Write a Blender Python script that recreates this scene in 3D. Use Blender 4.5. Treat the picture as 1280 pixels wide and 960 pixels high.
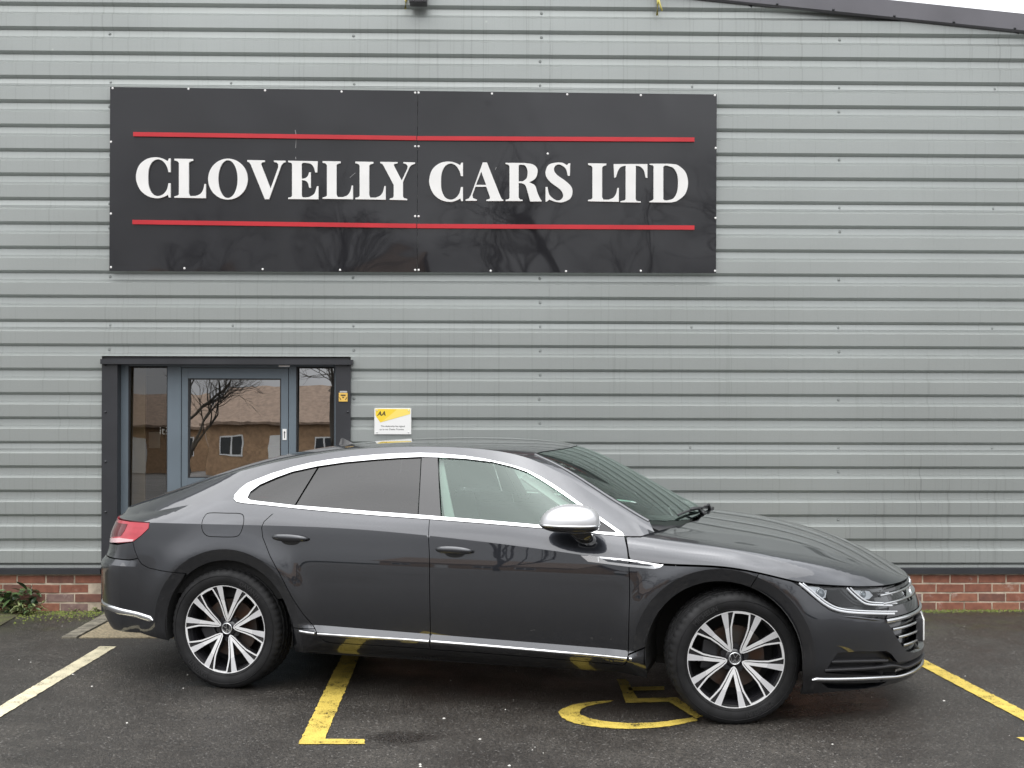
import bpy, math, random
import numpy as np
from mathutils import Vector, Matrix, noise
from mathutils.geometry import delaunay_2d_cdt
random.seed(7); RNG = np.random.RandomState(5)
scene = bpy.context.scene
for o in list(bpy.data.objects): bpy.data.objects.remove(o)
col = scene.collection
PI = math.pi

# ------------------------------------------------------------------ camera, world, sun, exposure
FOC, HOR, CAMZ, ROLL = 1522.3, 487.5, 1.6817, .0026      # focal length and horizon in a 1280 px wide frame
cam = bpy.data.cameras.new('camera'); cam_o = bpy.data.objects.new('camera', cam); col.objects.link(cam_o)
cam.sensor_width = 36; cam.lens = FOC/1280*36; cam.shift_y = (HOR-480)/1280
cam.clip_start = .1; cam.clip_end = 600
cam_o.location = (0, 0, CAMZ); cam_o.rotation_euler = (PI/2, -ROLL, 0)
scene.camera = cam_o
scene.render.resolution_x = 1024; scene.render.resolution_y = 768
SUN_EL, SUN_AZ = math.radians(71), math.radians(200)
world = bpy.data.worlds.new('World'); scene.world = world; world.use_nodes = True
wn = world.node_tree.nodes; wl = world.node_tree.links
for n in list(wn): wn.remove(n)
w_out = wn.new('ShaderNodeOutputWorld'); w_bg = wn.new('ShaderNodeBackground')
w_sky = wn.new('ShaderNodeTexSky'); w_sky.sky_type = 'NISHITA'; w_sky.sun_disc = False
w_sky.sun_elevation = SUN_EL; w_sky.sun_rotation = SUN_AZ; w_sky.dust_density = 4.0; w_sky.air_density = 1.0
w_hs = wn.new('ShaderNodeHueSaturation'); w_hs.inputs['Saturation'].default_value = .10
w_tc = wn.new('ShaderNodeTexCoord'); w_map = wn.new('ShaderNodeMapping'); w_map.inputs['Scale'].default_value = (1, 1, 2.6)
w_no = wn.new('ShaderNodeTexNoise'); w_no.inputs['Scale'].default_value = 1.7; w_no.inputs['Detail'].default_value = 6; w_no.inputs['Distortion'].default_value = .5
w_rmp = wn.new('ShaderNodeMapRange'); w_rmp.inputs['From Min'].default_value = .3; w_rmp.inputs['From Max'].default_value = .7
w_rmp.inputs['To Min'].default_value = .62; w_rmp.inputs['To Max'].default_value = 1.25
w_mul = wn.new('ShaderNodeVectorMath'); w_mul.operation = 'SCALE'
w_mix = wn.new('ShaderNodeMix'); w_mix.data_type = 'RGBA'; w_mix.inputs[0].default_value = .72
w_mix.inputs[7].default_value = (11.5, 11.7, 12.1, 1)           # the even grey white of the cloud deck
wl.new(w_sky.outputs[0], w_hs.inputs['Color']); wl.new(w_hs.outputs[0], w_mix.inputs[6])
wl.new(w_tc.outputs['Generated'], w_map.inputs[0]); wl.new(w_map.outputs[0], w_no.inputs['Vector'])
wl.new(w_no.outputs[0], w_rmp.inputs[0]); wl.new(w_mix.outputs[2], w_mul.inputs[0])
w_sep = wn.new('ShaderNodeSeparateXYZ'); wl.new(w_tc.outputs['Generated'], w_sep.inputs[0])       # an overcast sky is about three times brighter overhead than at the horizon
w_grd = wn.new('ShaderNodeMapRange'); w_grd.inputs['From Min'].default_value = 0; w_grd.inputs['From Max'].default_value = 1; w_grd.inputs['To Min'].default_value = .46; w_grd.inputs['To Max'].default_value = 1.75
w_m2 = wn.new('ShaderNodeMath'); w_m2.operation = 'MULTIPLY'; wl.new(w_sep.outputs[2], w_grd.inputs[0]); wl.new(w_grd.outputs[0], w_m2.inputs[0]); wl.new(w_rmp.outputs[0], w_m2.inputs[1])
wl.new(w_m2.outputs[0], w_mul.inputs['Scale'])
wl.new(w_mul.outputs[0], w_bg.inputs['Color']); w_bg.inputs['Strength'].default_value = .105
wl.new(w_bg.outputs[0], w_out.inputs[0])
sun = bpy.data.lights.new('sun', 'SUN'); sun.energy = 1.15; sun.angle = math.radians(100); sun.color = (1, .97, .93)
sun_o = bpy.data.objects.new('sun', sun); col.objects.link(sun_o)
sun_o.rotation_euler = (PI/2-SUN_EL, 0, math.radians(-20))
scene.view_settings.view_transform = 'Standard'; scene.view_settings.look = 'None'
scene.view_settings.exposure = 0.72; scene.view_settings.gamma = 1

# ------------------------------------------------------------------ materials
def new_mat(name):
    m = bpy.data.materials.new(name); m.use_nodes = True
    nt = m.node_tree; nt.nodes.clear()
    out = nt.nodes.new('ShaderNodeOutputMaterial')
    return m, nt, out
def pbr(name, color, rough=.5, metal=0, coat=0, coat_rough=.03, spec=.5, noise_amt=0, noise_scale=20, bump=0, bump_scale=200, rough_var=0, ior=1.5, color2=None, stretch=(1, 1, 1), emis=None):
    m, nt, out = new_mat(name); N = nt.nodes; L = nt.links
    b = N.new('ShaderNodeBsdfPrincipled'); L.new(b.outputs[0], out.inputs[0])
    b.inputs['Base Color'].default_value = (*color, 1); b.inputs['Roughness'].default_value = rough
    b.inputs['Metallic'].default_value = metal; b.inputs['Coat Weight'].default_value = coat
    b.inputs['Coat Roughness'].default_value = coat_rough; b.inputs['Specular IOR Level'].default_value = spec
    b.inputs['IOR'].default_value = ior
    tc = N.new('ShaderNodeTexCoord'); mp = N.new('ShaderNodeMapping'); mp.inputs['Scale'].default_value = stretch
    L.new(tc.outputs['Object'], mp.inputs[0])
    if noise_amt or color2:
        no = N.new('ShaderNodeTexNoise'); no.inputs['Scale'].default_value = noise_scale; no.inputs['Detail'].default_value = 8
        L.new(mp.outputs[0], no.inputs['Vector'])
        mx = N.new('ShaderNodeMix'); mx.data_type = 'RGBA'
        c2 = color2 or tuple(c*(1-noise_amt) for c in color)
        c1 = color if color2 else tuple(min(1, c*(1+noise_amt)) for c in color)
        mx.inputs[6].default_value = (*c1, 1); mx.inputs[7].default_value = (*c2, 1)
        rp = N.new('ShaderNodeMapRange'); rp.inputs[1].default_value = .35; rp.inputs[2].default_value = .65
        L.new(no.outputs[0], rp.inputs[0]); L.new(rp.outputs[0], mx.inputs[0]); L.new(mx.outputs[2], b.inputs['Base Color'])
        if rough_var:
            r2 = N.new('ShaderNodeMapRange'); r2.inputs[1].default_value = .3; r2.inputs[2].default_value = .7
            r2.inputs[3].default_value = rough-rough_var; r2.inputs[4].default_value = rough+rough_var
            L.new(no.outputs[0], r2.inputs[0]); L.new(r2.outputs[0], b.inputs['Roughness'])
    if bump:
        n2 = N.new('ShaderNodeTexNoise'); n2.inputs['Scale'].default_value = bump_scale; n2.inputs['Detail'].default_value = 4
        L.new(mp.outputs[0], n2.inputs['Vector'])
        bp = N.new('ShaderNodeBump'); bp.inputs['Strength'].default_value = 1; bp.inputs['Distance'].default_value = bump
        L.new(n2.outputs[0], bp.inputs['Height']); L.new(bp.outputs[0], b.inputs['Normal'])
    if emis:
        b.inputs['Emission Color'].default_value = (*emis, 1); b.inputs['Emission Strength'].default_value = 1
    return m
def thin_glass(name, tint, refl=(1, 1, 1), ior=1.5, rough=.0, wavy=0, wscale=3, boost=0.0):
    m, nt, out = new_mat(name); N = nt.nodes; L = nt.links
    tr = N.new('ShaderNodeBsdfTransparent'); tr.inputs[0].default_value = (*tint, 1)
    gl = N.new('ShaderNodeBsdfGlossy'); gl.inputs[0].default_value = (*refl, 1); gl.inputs['Roughness'].default_value = rough
    fr = N.new('ShaderNodeFresnel'); fr.inputs[0].default_value = ior
    ad = N.new('ShaderNodeMath'); ad.operation = 'ADD'; ad.inputs[1].default_value = boost; ad.use_clamp = True
    mx = N.new('ShaderNodeMixShader')
    L.new(fr.outputs[0], ad.inputs[0]); L.new(ad.outputs[0], mx.inputs[0]); L.new(tr.outputs[0], mx.inputs[1]); L.new(gl.outputs[0], mx.inputs[2])
    L.new(mx.outputs[0], out.inputs[0])
    if wavy:
        tc = N.new('ShaderNodeTexCoord'); n2 = N.new('ShaderNodeTexNoise'); n2.inputs['Scale'].default_value = wscale; n2.inputs['Detail'].default_value = 1
        L.new(tc.outputs['Object'], n2.inputs['Vector'])
        bp = N.new('ShaderNodeBump'); bp.inputs['Distance'].default_value = wavy
        L.new(n2.outputs[0], bp.inputs['Height']); L.new(bp.outputs[0], gl.inputs['Normal'])
    return m
def paint_mat():
    m = pbr('car_paint', (.026, .0285, .035), rough=.30, metal=.85, coat=1, coat_rough=.012, noise_amt=.05, noise_scale=1.2)
    nt = m.node_tree; b = [n for n in nt.nodes if n.type == 'BSDF_PRINCIPLED'][0]
    b.inputs['Coat IOR'].default_value = 1.80
    # fine metallic flake
    tc = nt.nodes.new('ShaderNodeTexCoord'); vo = nt.nodes.new('ShaderNodeTexVoronoi'); vo.inputs['Scale'].default_value = 900
    bp = nt.nodes.new('ShaderNodeBump'); bp.inputs['Distance'].default_value = .00012; bp.inputs['Strength'].default_value = .5
    nt.links.new(tc.outputs['Object'], vo.inputs['Vector']); nt.links.new(vo.outputs[0], bp.inputs['Height'])
    nt.links.new(bp.outputs[0], b.inputs['Normal'])
    return m
M = {}
M['paint'] = paint_mat()
M['chrome'] = pbr('chrome', (.70, .71, .72), rough=.12, metal=1)
M['satin'] = pbr('satin_silver', (.72, .73, .74), rough=.28, metal=1)
M['machined'] = pbr('machined_alloy', (.86, .86, .86), rough=.38, metal=.45, bump=.00003, bump_scale=900)
M['gloss_black'] = pbr('gloss_black', (.012, .012, .013), rough=.12, coat=.6)
M['plastic'] = pbr('black_plastic', (.022, .022, .024), rough=.45, bump=.0001, bump_scale=900)
M['dark'] = pbr('dark_liner', (.012, .012, .012), rough=.85)
M['rubber'] = pbr('tyre_rubber', (.011, .011, .0115), rough=.66, spec=.28, noise_amt=.35, noise_scale=14, bump=.0003, bump_scale=160, rough_var=.1)
M['tint'] = thin_glass('privacy_glass', (.055, .058, .062), ior=1.62, boost=.0)
M['glass'] = thin_glass('green_tinted_glass', (.72, .86, .79), refl=(.86, 1, .94), ior=1.55, boost=.025)
M['lens'] = thin_glass('clear_lens', (.92, .94, .95), ior=1.42, boost=.0)
M['screen'] = thin_glass('green_screen_glass', (.74, .88, .81), refl=(.88, 1, .95), ior=1.6, boost=.09)
M['redlens'] = pbr('red_lamp_lens', (.52, .07, .09), rough=.10, coat=1, coat_rough=.02, noise_amt=.08, noise_scale=14, stretch=(1, 1, 3))
M['darkred'] = pbr('dark_red_lamp', (.12, .006, .01), rough=.12, coat=1)
M['disc'] = pbr('brake_disc', (.07, .062, .055), rough=.5, metal=.5, noise_amt=.4, noise_scale=12, color2=(.075, .038, .022))
M['interior'] = pbr('interior_fabric', (.075, .075, .075), rough=.85, bump=.0004, bump_scale=300)
M['headliner'] = pbr('headliner', (.42, .43, .42), rough=.9)
M['white'] = pbr('white_plate', (.78, .78, .76), rough=.35)

# ------------------------------------------------------------------ object helpers
def link(name, me, mat=None, parent=None):
    o = bpy.data.objects.new(name, me); col.objects.link(o)
    if mat is not None:
        for mm in (mat if isinstance(mat, (list, tuple)) else [mat]): me.materials.append(mm)
    if parent is not None: o.parent = parent
    return o
def tag(o, label=None, cat=None, group=None, kind=None):
    if label: o['label'] = label
    if cat: o['category'] = cat
    if group: o['group'] = group
    if kind: o['kind'] = kind
    return o
def empty(name, loc=(0, 0, 0), rz=0):
    o = bpy.data.objects.new(name, None); col.objects.link(o); o.location = loc; o.rotation_euler = (0, 0, rz); o.empty_display_size = .1
    return o
class MB:
    """collects simple shapes into one mesh"""
    def __init__(s): s.v = []; s.f = []; s.m = []; s.sm = []
    def add(s, vs, fs, mi=0, smooth=False):
        b = len(s.v); s.v += [tuple(float(c) for c in q) for q in vs]
        for f in fs: s.f.append([b+int(i) for i in f]); s.m.append(mi); s.sm.append(smooth)
    def box(s, x0, x1, y0, y1, z0, z1, mi=0, bev=0, T=None):
        if bev <= 0:
            vs = [(x, y, z) for x in (x0, x1) for y in (y0, y1) for z in (z0, z1)]
            fs = [(0, 1, 3, 2), (4, 6, 7, 5), (0, 4, 5, 1), (2, 3, 7, 6), (0, 2, 6, 4), (1, 5, 7, 3)]
        else:
            import bmesh
            bm = bmesh.new(); bmesh.ops.create_cube(bm, size=1)
            for v in bm.verts: v.co = Vector(((x0+x1)/2+v.co.x*(x1-x0), (y0+y1)/2+v.co.y*(y1-y0), (z0+z1)/2+v.co.z*(z1-z0)))
            bmesh.ops.bevel(bm, geom=bm.edges[:], offset=bev, segments=2, affect='EDGES', profile=.6)
            bm.verts.ensure_lookup_table(); vs = [tuple(v.co) for v in bm.verts]; fs = [[v.index for v in f.verts] for f in bm.faces]; bm.free()
        if T is not None: vs = [tuple(T @ Vector(v)) for v in vs]
        s.add(vs, fs, mi, False)
    def prism(s, poly, fn0, fn1, mi=0, tris=None):
        """poly 2D (ccw), fn0/fn1 map 2D to back/front 3D"""
        n = len(poly)
        if tris is None: tris = [list(range(n))]
        A = [fn0(*p) for p in poly]; B = [fn1(*p) for p in poly]
        s.add(A+B, [[i for i in reversed(t)] for t in tris] + [[n+i for i in t] for t in tris] + [[i, (i+1) % n, n+(i+1) % n, n+i] for i in range(n)], mi)
    def tube(s, pts, r, n=8, mi=0, cap=True, smooth=True):
        pts = [Vector(p) for p in pts]; rs = r if isinstance(r, (list, tuple)) else [r]*len(pts)
        vs = []; ref = Vector((0, 0, 1))
        for i, p in enumerate(pts):
            d = (pts[min(i+1, len(pts)-1)]-pts[max(i-1, 0)]).normalized()
            a = d.cross(ref)
            if a.length < .05: a = d.cross(Vector((1, 0, 0)))
            a.normalize(); b = d.cross(a)
            for k in range(n):
                t = 2*PI*k/n; vs.append(p+(a*math.cos(t)+b*math.sin(t))*rs[i])
        fs = []
        for i in range(len(pts)-1):
            for k in range(n):
                fs.append([i*n+k, (i+1)*n+k, (i+1)*n+(k+1) % n, i*n+(k+1) % n])
        if cap: fs.append(list(range(n))); fs.append([(len(pts)-1)*n+k for k in reversed(range(n))])
        s.add(vs, fs, mi, smooth)
    def lathe(s, prof, n=64, mi=0, smooth=True, axis='y', close=False, mis=None):
        """prof: list of (radius, depth along axis)"""
        vs = []; m = len(prof)
        for k in range(n):
            t = 2*PI*k/n; c, sn = math.cos(t), math.sin(t)
            for r, d in prof: vs.append((r*c, d, r*sn) if axis == 'y' else (r*c, r*sn, d))
        for i in range(m if close else m-1):
            fs = [[k*m+i, k*m+(i+1) % m, ((k+1) % n)*m+(i+1) % m, ((k+1) % n)*m+i] for k in range(n)]
            b = len(s.v) if i == 0 else b0
            if i == 0: b0 = b; s.v += vs
            for f in fs: s.f.append([b0+q for q in f]); s.m.append(mis[i] if mis else mi); s.sm.append(smooth)
    def build(s, name, mat=None, parent=None, autosmooth=None):
        me = bpy.data.meshes.new(name); me.from_pydata(s.v, [], s.f)
        me.polygons.foreach_set('material_index', s.m); me.polygons.foreach_set('use_smooth', s.sm)
        import bmesh
        bm = bmesh.new(); bm.from_mesh(me); bmesh.ops.recalc_face_normals(bm, faces=bm.faces[:]); bm.to_mesh(me); bm.free()
        if autosmooth: me.set_sharp_from_angle(angle=math.radians(autosmooth))
        me.update()
        return link(name, me, mat, parent)

# ------------------------------------------------------------------ curves
class Spl:
    """natural cubic spline through (x, y...)"""
    def __init__(s, pts):
        P = np.array(pts, float); s.x = P[:, 0]; s.y = P[:, 1:]; n = len(P)
        h = np.diff(s.x); A = np.eye(n); R = np.zeros((n, s.y.shape[1]))
        for i in range(1, n-1):
            A[i, i-1] = h[i-1]; A[i, i] = 2*(h[i-1]+h[i]); A[i, i+1] = h[i]
            R[i] = 6*((s.y[i+1]-s.y[i])/h[i]-(s.y[i]-s.y[i-1])/h[i-1])
        s.m = np.linalg.solve(A, R)
    def __call__(s, q, c=0):
        q = np.asarray(q, float); i = np.clip(np.searchsorted(s.x, q)-1, 0, len(s.x)-2)
        h = s.x[i+1]-s.x[i]; a = (s.x[i+1]-q)/h; b = (q-s.x[i])/h
        y = a*s.y[i, c]+b*s.y[i+1, c]+((a**3-a)*s.m[i, c]+(b**3-b)*s.m[i+1, c])*h*h/6
        lo = q < s.x[0]; hi = q > s.x[-1]     # straight beyond the ends
        if np.any(lo):
            d = (s.y[1, c]-s.y[0, c])/(s.x[1]-s.x[0])-(s.x[1]-s.x[0])*(2*s.m[0, c]+s.m[1, c])/6
            y = np.where(lo, s.y[0, c]+d*(q-s.x[0]), y)
        if np.any(hi):
            hh = s.x[-1]-s.x[-2]; d = (s.y[-1, c]-s.y[-2, c])/hh+hh*(s.m[-2, c]+2*s.m[-1, c])/6
            y = np.where(hi, s.y[-1, c]+d*(q-s.x[-1]), y)
        return y
def crom(pts, k=5, closed=False):
    """Catmull-Rom through 2D points"""
    P = [np.array(p, float) for p in pts]; n = len(P); out = []
    for i in range(n if closed else n-1):
        p1, p2 = P[i], P[(i+1) % n]
        p0 = P[i-1] if (i > 0 or closed) else 2*p1-p2
        p3 = P[(i+2) % n] if (i+2 < n or closed) else 2*p2-p1
        for j in range(k):
            t = j/k
            out.append(tuple(.5*((2*p1)+(p2-p0)*t+(2*p0-5*p1+4*p2-p3)*t*t+(3*p1-p0-3*p2+p3)*t**3)))
    if not closed: out.append(tuple(P[-1]))
    return out
def outline(tokens, k=5):
    """sharp points are tuples, smooth runs are lists of points"""
    out = []
    for t in tokens:
        seg = crom(t, k) if isinstance(t, list) else [t]
        for p in seg:
            if not out or math.hypot(p[0]-out[-1][0], p[1]-out[-1][1]) > 1e-6: out.append((float(p[0]), float(p[1])))
    if math.hypot(out[0][0]-out[-1][0], out[0][1]-out[-1][1]) < 1e-6: out.pop()
    return out
def resample(poly, step, closed=True):
    P = [np.array(p, float) for p in poly]; out = []
    for i in range(len(P) if closed else len(P)-1):
        a, b = P[i], P[(i+1) % len(P)]; n = max(1, int(math.ceil(np.linalg.norm(b-a)/step)))
        for j in range(n): out.append(a+(b-a)*j/n)
    if not closed: out.append(P[-1])
    return np.array(out)
def area2(P):
    P = np.asarray(P); x, y = P[:, 0], P[:, 1]
    return .5*np.sum(x*np.roll(y, -1)-np.roll(x, -1)*y)
def inside(pts, poly):
    pts = np.asarray(pts); poly = np.asarray(poly); x, y = pts[:, 0], pts[:, 1]; r = np.zeros(len(pts), bool)
    for i in range(len(poly)):
        x0, y0 = poly[i]; x1, y1 = poly[(i+1) % len(poly)]
        c = ((y0 > y) != (y1 > y))
        if y1 != y0: r ^= c & (x < (x1-x0)*(y-y0)/(y1-y0)+x0)
    return r
def segdist(pts, poly, closed=True):
    d = np.full(len(pts), 1e9); n = len(poly)
    for i in range(n if closed else n-1):
        a = np.asarray(poly[i]); b = np.asarray(poly[(i+1) % n]); ab = b-a; L2 = max(1e-12, ab@ab)
        t = np.clip(((pts-a)@ab)/L2, 0, 1); q = pts-(a+t[:, None]*ab); d = np.minimum(d, np.hypot(q[:, 0], q[:, 1]))
    return d
def inset_poly(P, d, keep=None):
    P = np.asarray(P, float); n = len(P); sgn = 1 if area2(P) > 0 else -1; Q = P.copy()
    for i in range(n):
        a = P[i]-P[i-1]; b = P[(i+1) % n]-P[i]; la, lb = np.linalg.norm(a), np.linalg.norm(b)
        if la < 1e-9 or lb < 1e-9: continue
        na = np.array([-a[1], a[0]])/la*sgn; nb = np.array([-b[1], b[0]])/lb*sgn
        m = na+nb; l = np.linalg.norm(m)
        if l < .3: continue
        m = m/l; k = d/max(.4, m@na)
        if keep is None or not keep(P[i]): Q[i] = P[i]+m*k
    return Q
def triangulate(outer, holes=(), lines=(), grid=.02, interior=True):
    """constrained triangulation; returns (points, triangles ccw)"""
    V = []; E = []; 
    def addloop(P, closed=True):
        b = len(V); V.extend([tuple(p) for p in P]); n = len(P)
        for i in range(n if closed else n-1): E.append((b+i, b+(i+1) % n))
    addloop(outer)
    for h in holes: addloop(h)
    for l in lines:
        l = np.asarray(l); k = inside(l, outer)
        for h in holes: k &= ~inside(l, h)
        k &= segdist(l, outer) > grid*.12
        run = []
        for p, ok in zip(l, k):
            if ok: run.append(p)
            else:
                if len(run) > 1: addloop(run, False)
                run = []
        if len(run) > 1: addloop(run, False)
    if interior:
        O = np.asarray(outer); x0, y0 = O.min(0); x1, y1 = O.max(0)
        gx = np.arange(x0+grid*.5, x1, grid); gy = np.arange(y0+grid*.5, y1, grid*.87)
        if len(gx)*len(gy):
            G = np.array([(x+(grid*.5 if j % 2 else 0), y) for j, y in enumerate(gy) for x in gx])
            k = inside(G, outer) & (segdist(G, outer) > grid*.45)
            for h in holes: k &= ~inside(G, h) & (segdist(G, h) > grid*.45)
            for l in lines: k &= segdist(G, l, False) > grid*.45
            V.extend([tuple(p) for p in G[k]])
    r = delaunay_2d_cdt([Vector(v) for v in V], E, [], 0, 1e-6)
    P = np.array([tuple(v) for v in r[0]]); T = np.array([list(f) for f in r[2]])
    c = P[T].mean(1); k = inside(c, outer)
    for h in holes: k &= ~inside(c, h)
    T = T[k]; A = P[T]; ar = (A[:, 1, 0]-A[:, 0, 0])*(A[:, 2, 1]-A[:, 0, 1])-(A[:, 2, 0]-A[:, 0, 0])*(A[:, 1, 1]-A[:, 0, 1])
    T[ar < 0] = T[ar < 0][:, ::-1]
    T = T[np.abs(ar) > 1e-9]
    return P, T

# ------------------------------------------------------------------ the car's body surface (car frame: x forward from the rear axle, y left, z up)
PSI, CX, CY = .25959, -1.376, 7.7187
CAR_M = Matrix.Translation((CX, CY, 0)) @ Matrix.Rotation(-PSI, 4, 'Z')
_c, _s = math.cos(PSI), math.sin(PSI)
def project(P):
    """car-frame points to photograph pixels (used only to measure outlines off the photograph onto the body)"""
    P = np.asarray(P, float); X = CX+_c*P[:, 0]+_s*P[:, 1]; Y = CY-_s*P[:, 0]+_c*P[:, 1]
    u = FOC*X/Y; v = -(P[:, 2]-CAMZ)*FOC/Y+(HOR-480); c, s = math.cos(ROLL), math.sin(ROLL)
    return np.stack([640+c*u-s*v, 480+s*u+c*v], 1)
XF, XR, LF, LR = 2.80, -.45, 1.45, 1.10
SMAX, SMIN = XF+LF, XR-LR
XN = Spl([(.10, 3.70), (.14, 3.745), (.18, 3.772), (.23, 3.785), (.35, 3.783), (.48, 3.772), (.56, 3.745), (.61, 3.722), (.66, 3.702), (.80, 3.645), (.95, 3.58)])
XT = Spl([(.15, -.68), (.20, -.84), (.25, -.955), (.30, -1.03), (.36, -1.07), (.45, -1.082), (.6, -1.09), (.665, -1.083), (.70, -1.052), (.74, -1.030), (.80, -1.020), (.86, -.998), (.92, -.968), (.94, -.975), (1.05, -.98)])
PA = Spl([(.08, .79), (.14, .82), (.20, .858), (.26, .898), (.32, .914), (.38, .921), (.45, .928), (.55, .933), (.65, .932), (.74, .928), (.82, .920), (.92, .909), (1.0, .898)])
ZC = Spl([(-1.06, .918), (-.58, .918), (-.2, .920), (.2, .924), (.77, .921), (1.3, .893), (1.757, .857), (2.1, .823), (2.47, .793), (2.81, .790), (3.0, .757), (3.14, .722), (3.355, .692), (3.556, .669), (3.70, .660)])
ZB = Spl([(-1.08, .926), (-.6, .957), (-.3, 1.012), (.03, 1.052), (.39, 1.032), (.74, 1.009), (1.19, .990), (1.845, .962), (2.26, .928), (2.6, .90)])
OB = Spl([(-1.08, .80), (-.6, .805), (0, .832), (.39, .850), (.74, .860), (1.9, .862), (2.26, .853), (2.6, .845)])
RZ = Spl([(-1.08, .932), (-.92, .955), (-.76, .975), (-.62, 1.005), (-.45, 1.068), (-.17, 1.165), (.08, 1.235), (.31, 1.286), (.54, 1.325), (.96, 1.360), (1.34, 1.358), (1.55, 1.338), (1.70, 1.303), (1.83, 1.250), (1.97, 1.175), (2.11, 1.092), (2.25, 1.010), (2.40, .943), (2.6, .91)])
RO = Spl([(-1.08, .74), (-.8, .735), (-.6, .722), (-.4, .70), (-.17, .675), (.08, .658), (.31, .648), (.54, .642), (.96, .636), (1.34, .630), (1.55, .626), (1.70, .630), (1.83, .645), (1.97, .670), (2.11, .700), (2.25, .738), (2.40, .775), (2.6, .80)])
WHEELS = [(.022, .335), (2.765, .335)]; R_OPEN, R_BAND = .387, .452
def side(uv):
    s, z = np.asarray(uv, float).T
    pf = np.clip((s-XF)/LF, 0, 1.2)*PI/2; pr = np.clip((XR-s)/LR, 0, 1.2)*PI/2
    x = np.where(s > XF, XF+(XN(z)-XF)*np.sin(pf), np.where(s < XR, XR-(XR-XT(z))*np.sin(pr), s))
    k = np.cos(pf)*np.where(s < XR, np.cos(pr)*(1+.10*np.sin(2*pr)**2), 1)
    zc, zb, zr = ZC(x), ZB(x), RZ(x); oc, ob, orr = PA(zc), OB(x), RO(x)
    t1 = np.clip((z-zc)/np.maximum(zb-zc, .004), 0, 1); t2 = np.clip((z-zb)/np.maximum(zr-zb, .003), 0, 1.3)
    w = np.where(z <= zc, PA(z), np.where(z <= zb, oc-.002+(ob-oc+.002)*(.72*t1+.28*t1*t1), ob+(orr-ob)*(.88*t2+.12*t2*t2)))
    zl = .352-.0235*(x-.46); win = 1/(1+np.exp(-(x-.50)/.025))/(1+np.exp((x-2.33)/.025))
    w = w+win*.022*np.clip((zl+.040-z)/.036, 0, 1)-win*.060*np.clip((zl-.012-z)/.1, 0, 1)
    w = w+.016*np.clip((.700-z)/.034, 0, 1)*np.clip((-.535-x)/.12, 0, 1)
    for xw, zw in WHEELS:
        r = np.hypot(x-xw, (z-zw)*1.0)
        w = w+np.where(r > R_BAND, .013*np.exp(-((r-R_BAND)/.085)**2), .013-(R_BAND-np.clip(r, .33, 9))*.36)*np.clip((z-(zw-.26))/.10, 0, 1)
    return np.stack([x, -w*k, z], 1)
def ring_table(zf, s0, s1, n=400):
    s = np.linspace(s0, s1, n); z = np.full(n, .9)
    for _ in range(12):
        x = side(np.stack([s, z], 1))[:, 0]; z = zf(x)
    P = side(np.stack([s, z], 1)); return s, P
_sc, C_RING = ring_table(lambda x: ZC(x)-1e-4, 2.0, SMAX)
_sr, R_RING = ring_table(lambda x: RZ(x)-1e-4, SMIN, 2.6)
def c_sz(sa, sb, n=30):
    s = np.linspace(sa, sb, n); return [(a, np.interp(a, _sc, C_RING[:, 2])) for a in s]
def r_sz(sa, sb, n=60):
    s = np.linspace(sa, sb, n); return [(a, np.interp(a, _sr, R_RING[:, 2])) for a in s]
HZ = Spl([(2.2, .998), (2.62, .952), (2.95, .911), (3.25, .846), (3.50, .756), (3.704, .658)])
def hood(uv):
    x, y = np.asarray(uv, float).T; xx = np.clip(x, 2.0, C_RING[-1, 0])
    y0 = np.maximum(np.interp(xx, C_RING[:, 0], -C_RING[:, 1]), 1e-3); z0 = np.interp(xx, C_RING[:, 0], C_RING[:, 2])
    t = np.minimum(np.abs(y)/y0, 1.0); k = np.clip((x-2.75)/.95, 0, 1); n = 24-19*k**1.2
    zc = np.maximum(HZ(x), z0); rid = .60-.25*np.clip((x-2.7)/.9, 0, 1.05)
    fade = np.clip((3.66-x)/.25, 0, 1)
    S = .24*t*t+.76*t**n
    z = zc-(zc-z0)*S-(.085*np.maximum(0, np.abs(y)-rid)*(1-t**6))*fade
    return np.stack([x, y, z], 1)
GZ = Spl([(-1.12, .938), (-1.05, .950), (-.98, .962), (-.88, .978), (-.75, 1.022), (-.45, 1.135), (-.171, 1.226), (-.03, 1.266), (.341, 1.338), (.708, 1.373), (1.1, 1.383), (1.518, 1.375), (1.78, 1.343), (1.9, 1.303), (2.1, 1.208), (2.3, 1.098), (2.5, .984), (2.62, .915)])
def top(uv):
    x, y = np.asarray(uv, float).T; xx = np.clip(x, R_RING[0, 0], R_RING[-1, 0])
    y0 = np.maximum(np.interp(xx, R_RING[:, 0], -R_RING[:, 1]), 1e-3); z0 = np.interp(xx, R_RING[:, 0], R_RING[:, 2])
    t = np.minimum(np.abs(y)/y0, 1.0); zc = np.maximum(GZ(x), z0)
    z = zc-(zc-z0)*(.55*t*t+.45*t**7)
    return np.stack([x, y, z], 1)
def normals(surf, uv, e=.0005):
    a = surf(uv+[e, 0])-surf(uv-[e, 0]); b = surf(uv+[0, e])-surf(uv-[0, e]); n = np.cross(a, b)
    l = np.linalg.norm(n, axis=1, keepdims=True); return n/np.maximum(l, 1e-12)
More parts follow.
